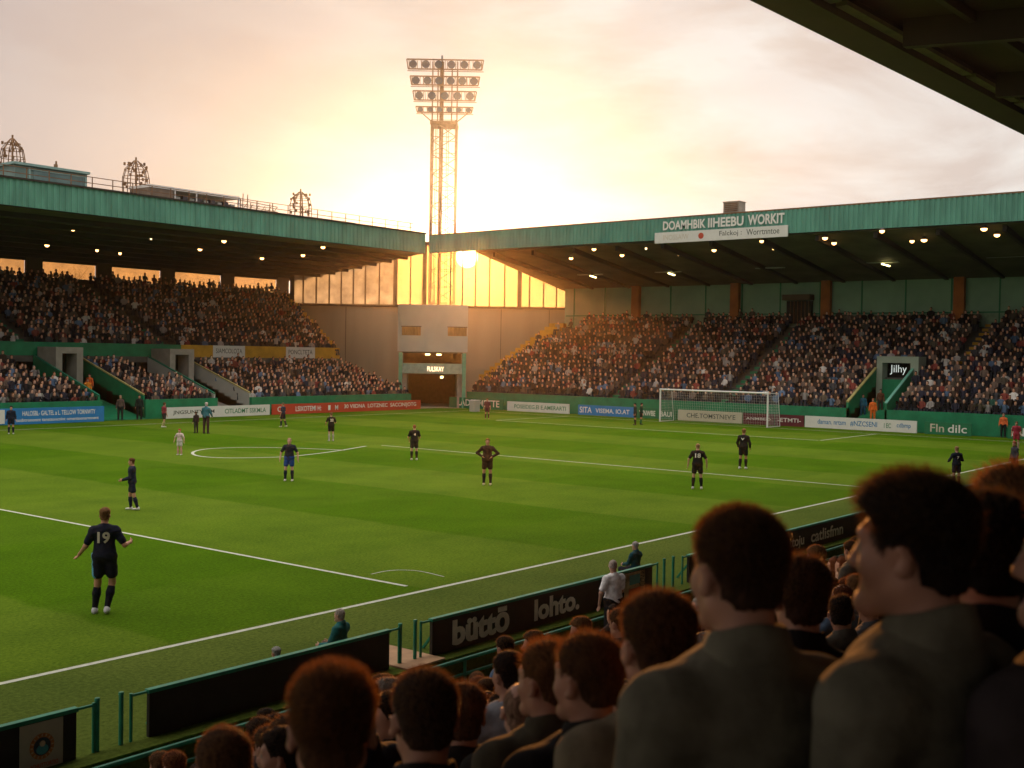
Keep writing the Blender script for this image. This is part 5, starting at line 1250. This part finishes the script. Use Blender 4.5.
p = on_y(84, 360, 76.2); spot(p[0] + .7, 76.6, 1.3, 160, 'steward in plain orange jacket behind the yellow jacket on the chute', dict(jacket=(.7, .13, .03), trousers=(.04, .04, .05), shoes=BLACK, hair=BLACK), {}, 1.0)
# stewards by the near boards
x_ = at_depth(614, 563, 21.9)
o = spot(x_[0], min(x_[1], 12.1), -.55, 35, 'bald steward in white shirt and black trousers standing by the near board', dict(shirt=(.82, .82, .82), trousers=(.02, .02, .022), shoes=BLACK, pale=1, hair=(.45, .38, .33)), dict(armR=((.25, .25, -.9), (-.2, .5, -.8)), armL=((-.35, .05, -.9), (.1, .35, -.9)), yaw=-.9, pitch=-.35, fat=1.12, broad=1.05), 1.73 / 1.8, h=.011, style=dict(thick=.006, top=-.004))
def seated_by(px, ty, label, outfit, rel, Y=13.35, seat=.42, style=None, yaw=0.):
    # find where the head top falls on this pixel row
    best = None
    for sc_ in np.linspace(.7, 1.05, 36):
        top = (seat + .09 + .735 + .125) * sc_
        r_ = on_z(px, ty, top)
        if best is None or abs(r_[1] - Y) < best[0]: best = (abs(r_[1] - Y), sc_, r_)
    _, s_, r_ = best
    st = empty('stool', (r_[0], r_[1], 0), 'low dark stool under the ' + ' '.join(label.split(' sitting')[0].split(' crouching')[0].split()[:9]), 'stool', 'stools on the pitch side of the near boards')
    q = MB(); q.box(r_[0] - .17, r_[0] + .17, r_[1] - .17, r_[1] + .17, seat * s_ - .06, seat * s_ - .01); q.build('seat', beam, st)
    for a in (-1, 1):
        for b in (-1, 1): q = MB(); q.bar((r_[0] + a * .14, r_[1] + b * .14, 0), (r_[0] + a * .14, r_[1] + b * .14, seat * s_ - .061), .035); q.build('leg', beam, st)
    return spot(r_[0], r_[1], 0, rel, label, outfit, dict(stance='sit', seat=seat, yaw=yaw, armR=((.2, .35, -.9), (-.25, .9, -.2)), armL=((-.2, .35, -.9), (.25, .9, -.2))), s_, h=.012, style=style)
seated_by(341, 607, 'grey haired man in teal jacket sitting on the pitch side of the plain black board', dict(jacket=(.02, .13, .13), trousers=(.03, .03, .03), shoes=BLACK, pale=1, hair=(.38, .33, .28)), 60, seat=.20, style=dict(thick=.008, top=0))
seated_by(636, 541, 'man with grey cap and dark teal coat sitting beyond the board poster', dict(jacket=(.015, .07, .09), trousers=(.02, .02, .03), shoes=BLACK, pale=1, hair=(.40, .36, .36)), 50, Y=13.6, seat=.30)
seated_by(277, 646, 'person in pale grey cap crouching low behind the plain black board', dict(jacket=(.10, .11, .10), trousers=(.03, .03, .03), shoes=BLACK, hair=(.36, .36, .32)), 40, Y=13.3, seat=.02, style=dict(thick=.02, top=.01))

# ------------------------------------------------------------------ foreground spectators
TAKEN = []
frng = np.random.default_rng(3)
def fg(px, ty, depth, rel, head, label, outfit, style=None, h=.010, nstr=3500, pitch=0., pose=None, hc=(.03, .018, .01)):
    """head top at pixel (px,ty) and this depth; rel body facing from camera direction (deg, + left); head: extra head turn (deg)"""
    p = at_depth(px, ty, depth); fz_ = step_z(p[1]); hgt = p[2] - fz_; top = (style or {}).get('top', .012) + (style or {}).get('thick', .014)
    az = math.atan2(p[1], p[0]); P = Pose(yaw=D2R(head), pitch=pitch, **(pose or {}))
    full = P.hc[2] + .116 + top; s_ = hgt / full
    if s_ < .80:     # low: seated
        P = Pose(stance='sit', yaw=D2R(head), pitch=pitch, **(pose or {})); full = P.hc[2] + .116 + top; s_ = hgt / full
    s0 = s_; s_ = min(1.1, max(.84, s_)); outfit = dict(outfit); outfit.setdefault('trousers', (.02, .02, .03)); outfit.setdefault('shoes', BLACK)
    o = person_meshes(P, outfit, h=h, style=style or {}, fine=True, hands=True, nstr=nstr, rng=frng); assert len(label.split()) <= 16, label; tag(o, label, 'person', 'spectators in the near stand')
    yaw = az + D2R(rel); off = rotz(yaw - math.pi / 2) @ (P.hc * s_)
    put(o, p[0] - off[0], p[1] - off[1], fz_ + (s0 - s_) * full * (1 if s0 > s_ else 1), yaw, s_)
    TAKEN.append((p[0], p[1])); print('FG', label[:30], 'floor', round(fz_, 2), 'h', round(hgt, 2), 's', round(s0, 2), 'xy', round(p[0], 2), round(p[1], 2)); return o
DK = (.018, .010, .006); BRN = (.05, .022, .010); LBR = (.13, .06, .025)
OL = (.15, .138, .095); OLB = (.20, .165, .105); BK = (.012, .011, .011)
fg(914, 470, 2.12, 55, 18, 'biggest foreground man in profile with quiffed dark hair and olive coat', dict(jacket=OL, hair=DK), dict(thick=.010, top=.022, quiff=.008, len=.020, lift=.40, w=.0005), h=.0065, nstr=12000)
fg(739, 506, 2.2, 30, 6, 'tall foreground man with cropped dark hair and dark olive jacket, seen from behind', dict(jacket=OL, hair=(.045, .02, .01)), dict(thick=.009, top=.008, len=.012, lift=.6, short=.012), h=.0075, nstr=9000, pose=dict(broad=1.0))
fg(658, 589, 2.75, 22, 4, 'man with orange rimmed round haircut and tan jacket left of the tall man', dict(jacket=OLB, hair=(.07, .03, .012)), dict(thick=.012, top=.012, len=.014, lift=.6, short=.010), h=.0085, nstr=5000)
fg(588, 632, 2.95, 22, 26, 'man in black jacket with face turned left in front of the large board words', dict(jacket=BK, hair=(.09, .042, .02)), dict(thick=.008, top=.012, len=.014, lift=.7, short=.012), h=.009, nstr=4000, pose=dict(broad=1.0))
fg(547, 640, 3.7, 20, 30, 'man with spiky light brown hair behind the black jacketed man', dict(jacket=(.06, .05, .03), hair=(.14, .065, .025)), dict(thick=.009, top=.012, len=.020, lift=.8, short=.01), nstr=3000)
fg(522, 683, 4.1, 5, 5, 'man with shaved pale head and black jacket', dict(jacket=(.02, .017, .013), hair=(.28, .17, .11), pale=1), dict(thick=.003, top=-.004), nstr=0)
fg(509, 650, 5.6, 12, 25, 'dark haired man in pale blue shirt beyond the shaved head', dict(shirt=(.34, .36, .40), long=1, hair=(.025, .012, .008)), dict(thick=.016, top=.01, len=.012), nstr=1500)
fg(425, 668, 3.05, 4, 10, 'man with neat short dark hair and dark coat in the middle of the foreground', dict(jacket=(.016, .016, .014), hair=(.05, .024, .012)), dict(thick=.008, top=.009, len=.012, lift=.5, short=.012), h=.009, nstr=4000)
fg(463, 682, 4.4, 3, 8, 'man with wavy brown hair beside the neat dark haired man', dict(jacket=(.018, .014, .012), hair=(.10, .045, .02)), dict(thick=.018, top=.008, len=.018), nstr=2500)
fg(333, 664, 2.3, 4, -4, 'man with fluffy auburn topped hair and shaved sides at lower left centre', dict(jacket=(.03, .03, .03), hair=(.10, .042, .016)), dict(thick=.004, top=.020, len=.016, lift=.75, short=.008), h=.0085, nstr=9000)
fg(224, 726, 3.6, 6, 8, 'brown cropped head at the bottom left with warm rim', dict(jacket=(.02, .02, .02), hair=(.11, .05, .02)), dict(thick=.010, top=.006, len=.010), nstr=2500)
fg(281, 726, 4.6, 30, 50, 'man with glasses and dark hair turned left at the bottom left', dict(jacket=(.03, .05, .05), hair=(.02, .012, .008)), dict(thick=.016, top=.008, len=.012), nstr=1500)
fg(801, 555, 3.6, 5, 18, 'man with orange lit dark hair between the tall man and the profile man', dict(jacket=BK, hair=(.05, .02, .01)), dict(thick=.016, top=.012, len=.02, lift=.8), h=.009, nstr=3500)
fg(985, 489, 2.35, 15, 20, 'very dark haired man right behind the profile man', dict(jacket=BK, hair=(.012, .008, .006)), dict(thick=.016, top=.010), h=.010, nstr=2500)
fg(1010, 464, 3.1, 35, 55, 'man with messy sandy hair at the right edge', dict(jacket=(.04, .03, .025), hair=(.17, .085, .035)), dict(thick=.014, top=.014, len=.024, lift=.8), nstr=3500)
fg(1088, 478, 2.0, 50, 45, 'orange lit face cut off by the right edge of the photo', dict(jacket=(.04, .03, .03), hair=(.10, .05, .02)), dict(thick=.012, top=.012), nstr=1500)

# ------------------------------------------------------------------ the rest of the near crowd
vr = np.random.default_rng(11); PROTO = []
for k_ in range(12):
    sit = k_ % 2 == 0; st_ = [dict(thick=.012, top=.010), dict(thick=.018, top=.012), dict(thick=.004, top=-.004), dict(thick=.016, top=.008, long=.16), dict(thick=.010, top=.016), dict(thick=.014, top=.006)][k_ % 6]
    arms = [dict(), dict(armR=((.2, .4, -.9), (-.4, .8, .1)), armL=((-.2, .4, -.9), (.4, .8, .1))), dict(armR=((.3, .2, -.9), (-.3, .8, -.3)), armL=((-.3, .2, -.9), (.3, .8, -.3)))][k_ % 3]
    P = Pose(stance='sit' if sit else 'stand', yaw=D2R([-35, 0, 25, 50, 10, -15][k_ % 6]), pitch=-.08, broad=[1, 1.08, .95][k_ % 3], fat=[1, 1.15, .95, 1.05][k_ % 4], **arms)
    o = person_meshes(P, dict(jacket=(1, 1, 1), trousers=(.03, .03, .04), shoes=BLACK, hair=(.05, .02, .01), pale=k_ % 3 == 1), h=.016, fine=False, hands=True, style=dict(len=.016, lift=.6, w=.0011, **st_), nstr=0 if k_ % 6 == 2 else 1100, rng=vr)
    PROTO.append((o, P.hc[2] + .14, sit))
HAIRS = [((.02, .011, .007), 'black hair'), ((.05, .024, .011), 'dark brown hair'), ((.10, .05, .022), 'brown hair'), ((.18, .09, .035), 'sandy hair'), ((.30, .27, .23), 'grey hair'), ((.13, .04, .015), 'reddish hair')]
COATS = [((.014, .013, .014), 'black coat'), ((.02, .024, .045), 'navy coat'), ((.05, .035, .025), 'brown coat'), ((.10, .09, .07), 'khaki coat'), ((.30, .29, .28), 'light grey top'), ((.55, .53, .50), 'white top'), ((.22, .04, .03), 'red top'), ((.03, .10, .07), 'green jacket'), ((.10, .17, .27), 'blue top'), ((.08, .08, .085), 'charcoal coat')]
CW = np.array([.17, .12, .13, .12, .13, .11, .06, .05, .06, .05])
near_list = []
for r in range(4, 14):
    y0 = r * ROW
    if y0 > 10.5: break
    for x in np.arange(1.0, 62, .51):
        xx = x + vr.uniform(-.09, .09); yy = y0 + vr.uniform(-.12, .12); zf = step_z(y0)
        if vr.random() < .03: continue
        if any((xx - a) ** 2 + (yy - b) ** 2 < .36 ** 2 for a, b in TAKEN): continue
        u, v, d = proj((xx, yy, zf + 1.3))
        if d < 2.5 or u < -60 or u > 1084 or v > 800: continue
        near_list.append((d, xx, yy, zf, u, v, r))
near_list.sort()
used = set(); group_n = 'spectators in the near stand'
def zone(u, v):
    cols = ['at the lower left corner', 'below the plain black board', 'below the two middle posts', 'below the large board words', 'near the white shirted steward', 'between the tallest foreground men', 'behind the profile man', 'at the right edge']
    return cols[0 if u < 170 else 1 if u < 390 else 2 if u < 440 else 3 if u < 590 else 4 if u < 680 else 5 if u < 850 else 6 if u < 980 else 7]
def clone(proto, coat, hair):
    o, full, sit = proto; c = o.copy(); COL.objects.link(c)
    for ch in o.children:
        q = ch.copy(); COL.objects.link(q); q.parent = c
        nm = ch.name.split('.')[0]
        if nm in ('jacket', 'shirt'):
            q.color = (*coat, 1)
            for g_ in ch.children: w_ = g_.copy(); COL.objects.link(w_); w_.parent = q; w_.color = (*coat, 1)
        elif nm == 'hair':
            q.color = (*hair, 1)
            for g_ in ch.children: w_ = g_.copy(); COL.objects.link(w_); w_.parent = q; w_.color = (*hair, 1)
    return c
N_NEAR = 175
placed = []
from_col = []
cnt = {}
SEATED = []
for i, (d, x, y, z, u, v, r) in enumerate(near_list[:N_NEAR + 40]):
    if len(placed) >= N_NEAR: break
    pr = PROTO[int(vr.integers(0, 12))]; ci = int(vr.choice(10, p=CW)); hi_ = int(vr.choice(6, p=[.2, .3, .22, .1, .1, .08]))
    if u < 420 and y < 8: pr = PROTO[int(vr.integers(0, 6)) * 2 + 1]
    elif not pr[2] and vr.random() < .75: pr = PROTO[int(vr.integers(0, 6)) * 2]
    def over(pq, sq): u2, v2, _ = proj((x, y, z + pq[1] * sq)); return v2 < 738 - .288 * (u2 - 148) - 1
    s_ = vr.uniform(.90, .98)
    if pr[2] or over(pr, s_):
        if not pr[2]: pr = PROTO[int(vr.integers(0, 6)) * 2]
        s_ = vr.uniform(.93, 1.03)
        if over(pr, s_): s_ = .93
        if over(pr, s_): s_ = .87
        if over(pr, s_): continue
    o = clone(pr, COATS[ci][0], HAIRS[hi_][0])
    put(o, x, y, z, math.pi / 2 + D2R(vr.uniform(-35, 25)), s_)
    key = (ci, hi_, zone(u, v), r); rowtxt = ['fourth', 'fifth', 'sixth', 'seventh', 'eighth', 'ninth', 'tenth', 'eleventh', 'twelfth', 'thirteenth'][r - 4]
    tag(o, None, 'person', group_n); placed.append((f'{"seated" if pr[2] else "standing"} fan, {HAIRS[hi_][1]}, {COATS[ci][1]}, {zone(u, v)}', u, o))

ORD = ['leftmost', 'second from left', 'third from left', 'fourth from left', 'fifth from left', 'sixth from left', 'seventh from left', 'eighth from left', 'ninth from left', 'tenth from left']
def settle(lst):
    by = {}
    for lb, u, o in lst: by.setdefault(lb, []).append((u, o))
    for lb, m in by.items():
        m.sort(key=lambda q: q[0])
        for i, (u, o) in enumerate(m): o['label'] = lb if len(m) == 1 else f'{lb}, {ORD[min(i, 9)]}'
settle(placed)
# ------------------------------------------------------------------ far crowd: low detail figures
def far_mesh(rng, n_, coat, hair, sk, white_legs=False, arms=0):
    """one small seated figure as verts, faces, colours"""
    V = []; Fc = []; C = []
    def ringed(levels, col):
        o = len(V); m = 6
        for (cx, cy, cz, rx_, ry_) in levels:
            for i in range(m): a = 2 * math.pi * i / m; V.append((cx + rx_ * math.cos(a), cy + ry_ * math.sin(a), cz))
        for l in range(len(levels) - 1):
            for i in range(m): Fc.append((o + l * m + i, o + l * m + (i + 1) % m, o + (l + 1) * m + (i + 1) % m, o + (l + 1) * m + i)); C.append(col)
        for i in range(0, m - 2, 2):
            e = o + (len(levels) - 1) * m; Fc.append((e, e + i + 1, e + i + 2, e + (i + 3) % m if i + 3 < m else e)) if False else None
        e = o + (len(levels) - 1) * m; Fc.append((e, e + 1, e + 2, e + 3)); C.append(col); Fc.append((e, e + 3, e + 4, e + 5)); C.append(col)
    ringed([(0, 0, .42, .17, .12), (0, 0, .75, .19, .12), (0, 0, .98, .22, .10), (0, 0, 1.05, .08, .07)], coat)
    ringed([(0, .02, 1.03, .055, .055), (0, .02, 1.10, .075, .085), (0, .02, 1.20, .078, .09), (0, .01, 1.28, .05, .06)], sk)
    ringed([(0, -.03, 1.10, .078, .07), (0, -.02, 1.20, .090, .085), (0, .0, 1.28, .075, .085), (0, 0, 1.32, .02, .03)], hair)
    for s_ in (-1, 1):
        if arms == 0: pts = [(.22 * s_, 0, .95), (.24 * s_, .06, .70), (.10 * s_, .24, .62)]
        else: pts = [(.22 * s_, 0, .95), (.26 * s_, .14, .80), (.12 * s_, .26, 1.05)]
        for a, b, cc in ((pts[0], pts[1], coat), (pts[1], pts[2], coat if not white_legs else sk)):
            o = len(V); m_ = .05
            for p_ in (a, b):
                V.extend([(p_[0] - m_, p_[1] - m_, p_[2]), (p_[0] + m_, p_[1] - m_, p_[2]), (p_[0] + m_, p_[1] + m_, p_[2]), (p_[0] - m_, p_[1] + m_, p_[2])])
            for i in range(4): Fc.append((o + 4 + i, o + 4 + (i + 1) % 4, o + (i + 1) % 4, o + i)); C.append(cc)
        o = len(V); a = (.09 * s_, .05, .46); b = (.13 * s_, .46, .46); c_ = (.13 * s_, .46, .05); m_ = .075
        for p_ in (a, b): V.extend([(p_[0] - m_, p_[1], p_[2] - m_), (p_[0] + m_, p_[1], p_[2] - m_), (p_[0] + m_, p_[1], p_[2] + m_), (p_[0] - m_, p_[1], p_[2] + m_)])
        for i in range(4): Fc.append((o + i, o + (i + 1) % 4, o + 4 + (i + 1) % 4, o + 4 + i)); C.append((.03, .03, .04))
        V.extend([(b[0] - m_, b[1] - .05, .0), (b[0] + m_, b[1] - .05, .0), (b[0] + m_, b[1] + .08, .0), (b[0] - m_, b[1] + .08, .0)])
        for (i, j) in ((0, 1), (1, 2), (2, 3), (3, 0)): Fc.append((o + 4 + i, o + 4 + j, o + 8 + j, o + 8 + i)); C.append((.03, .03, .04))
    return np.array(V), np.array(Fc), np.array(C)
SK = [(.56, .31, .20), (.64, .38, .27), (.46, .24, .15), (.58, .34, .23)]
FCOAT = [(.018, .016, .018), (.03, .03, .045), (.06, .04, .03), (.10, .08, .06), (.30, .28, .27), (.55, .53, .50), (.20, .05, .04), (.04, .11, .08), (.10, .16, .26), (.06, .06, .065), (.035, .02, .015), (.14, .10, .08)]
FCN = ['black', 'navy', 'brown', 'tan', 'light grey', 'white', 'red', 'green', 'blue', 'charcoal', 'dark brown', 'fawn']
FW = np.array([.18, .12, .12, .11, .07, .055, .05, .03, .04, .08, .09, .08]); FW /= FW.sum()
crng = np.random.default_rng(21)
seats = []      # x, y, z, facing(rad), place text
def blocked(x, y, ranges): return any(a - .2 < x < b + .2 for a, b in ranges)
for i, (y, z) in enumerate(LOW):
    for x in np.arange(24, 75.0, .56):
        xx = x + crng.uniform(-.10, .10)
        if blocked(xx, y, AIS_L[:2]) or 65.4 < xx < 66.2: continue
        if (42.6 < xx < 44.6 or 51.9 < xx < 54.3) and i >= 6: continue
        if crng.random() < .05: continue
        seats.append((xx, y + .40 + crng.uniform(-.08, .08), z, -math.pi / 2, 'L', i))
for i, (y, z) in enumerate(UPP):
    for x in np.arange(24, 75.0 + .34 * i, .56):
        xx = x + crng.uniform(-.10, .10)
        if 44.1 < xx < 45.5 or 56.3 < xx < 57.7 or crng.random() < .04: continue
        seats.append((xx, y + .42 + crng.uniform(-.08, .08), z, -math.pi / 2, 'U', i))
for i, (x, z) in enumerate(ERO):
    for y in np.arange(4, 70.0, .56):
        yy = y + crng.uniform(-.10, .10)
        if abs(yy - 54.2) < .62 or abs(yy - 43.8) < .62 or crng.random() < .04: continue
        if i < 9 and TUN[0] - .7 < yy < TUN[1] + .3: continue
        if i >= 10 and abs(yy - 27.6) < .62: continue
        if i >= 4 and yy > 69.9: continue
        if i > 12 and yy > 66.8: 
            if crng.random() < .9: continue
        seats.append((x + .40 + crng.uniform(-.08, .08), yy, z, math.pi, 'E', i))
vis = []
for s_ in seats:
    u, v, d = proj((s_[0], s_[1], s_[2] + 1.1)); vis.append((d, -30 < u < 1054, u, v))
order = sorted([i for i in range(len(seats)) if vis[i][1]], key=lambda i: vis[i][0])
N_FAR = 90
# the largest of the far figures: those of the lowest rows that nobody sits in front of
front = [i for i in order if seats[i][5] <= 1][:N_FAR]; frontset = set(front)
FARP = {}; far_l = []
for k_, i in enumerate(front):
    ci = int(crng.choice(12, p=FW)); hi_ = int(crng.choice(6, p=[.2, .3, .22, .1, .1, .08])); ar = int(crng.integers(0, 2)); key = (ci, hi_, ar)
    if key not in FARP:
        v_, f_, c_ = far_mesh(crng, 0, FCOAT[ci], HAIRS[hi_][0], SK[ci % 4], arms=ar); o = mk('person', v_, f_, crowdm, None, smooth=False)
        at = o.data.color_attributes.new('Col', 'FLOAT_COLOR', 'CORNER'); cc = np.ones((len(f_) * 4, 4)); cc[:, :3] = np.repeat(c_, 4, 0); at.data.foreach_set('color', cc.ravel().astype(np.float32)); FARP[key] = o
    else: o = FARP[key].copy(); COL.objects.link(o)
    s_ = seats[i]; put(o, s_[0], s_[1], s_[2], s_[3] + crng.uniform(-.4, .4), crng.uniform(.96, 1.08))
    u = vis[i][2]
    if s_[4] == 'E':
        pl_ = 'over the right green board' if u > 920 else 'over the long white board' if u > 805 else 'behind the goal' if u > 655 else 'left of the goal'
        nm = f'tiny {HAIRS[hi_][1].replace(" hair", "").split()[-1]} haired fan in {FCN[ci]}, {["front", "second"][s_[5]]} row {pl_}'
    else:
        pl_ = 'above the blue board' if u < 104 else 'left of the grey ramp' if u < 200 else 'above the red board'
        nm = f'tiny {HAIRS[hi_][1].replace(" hair", "").split()[-1]} haired fan in {FCN[ci]}, {["front", "second"][s_[5]]} row {pl_}'
    tag(o, None, 'person', 'spectators in the far stands'); far_l.append((nm, u, o))
settle(far_l)
# everyone else: one mass
VV = []; FF = []; CC = []; off = 0
lib = []
for k_ in range(60):
    ci = int(crng.choice(12, p=FW)); hi_ = int(crng.choice(6, p=[.2, .3, .22, .1, .1, .08])); lib.append(far_mesh(crng, 0, FCOAT[ci], HAIRS[hi_][0], SK[int(crng.integers(0, 4))], arms=int(crng.random() < .3)))
rest = [(s_[0], s_[1], s_[2], s_[3]) for i, s_ in enumerate(seats) if i not in frontset] + [(x, y, z, math.pi / 2) for (d, x, y, z, u, v, r) in near_list[N_NEAR + 40:]]
for (x, y, z, fa) in rest:
    v_, f_, c_ = lib[int(crng.integers(0, 60))]; sc_ = crng.uniform(.94, 1.10); a = fa - math.pi / 2 + crng.uniform(-.45, .45)
    if crng.random() < .12: z = z + crng.uniform(.15, .4)
    VV.append((v_ * sc_) @ rotz(a).T + [x, y, z]); FF.append(f_ + off); CC.append(np.minimum(c_ * crng.uniform(.95, 1.6), .8)); off += len(v_)
VV = np.vstack(VV); FF = np.vstack(FF); CC = np.vstack(CC); o = mk('crowd', VV, FF, crowdm, None, smooth=False)
at = o.data.color_attributes.new('Col', 'FLOAT_COLOR', 'CORNER'); cc = np.ones((len(FF) * 4, 4), np.float32); cc[:, :3] = np.repeat(CC, 4, 0); at.data.foreach_set('color', cc.ravel()); o['kind'] = 'stuff'
o['label'] = 'mass of seated spectators filling the stands'
for pr in PROTO:
    for ch in list(pr[0].children_recursive): bpy.data.objects.remove(ch)
    bpy.data.objects.remove(pr[0])
print('seats', len(seats), 'near', len(near_list), 'individual far', len(front))

# ------------------------------------------------------------------ evening haze
hz = MB(); hz.box(-150, 270, -150, 270, -4.2, 50)
hm = bpy.data.materials.new('evening_haze'); hm.use_nodes = True; t = hm.node_tree; t.nodes.clear()
ho = N(t, 'ShaderNodeOutputMaterial'); hv = N(t, 'ShaderNodeVolumePrincipled'); hv.inputs['Color'].default_value = (1, .92, .84, 1); hv.inputs['Density'].default_value = .00016; hv.inputs['Anisotropy'].default_value = .90
L(t, hv.outputs[0], ho.inputs['Volume'])
h_ = hz.build('haze', hm); h_['kind'] = 'stuff'
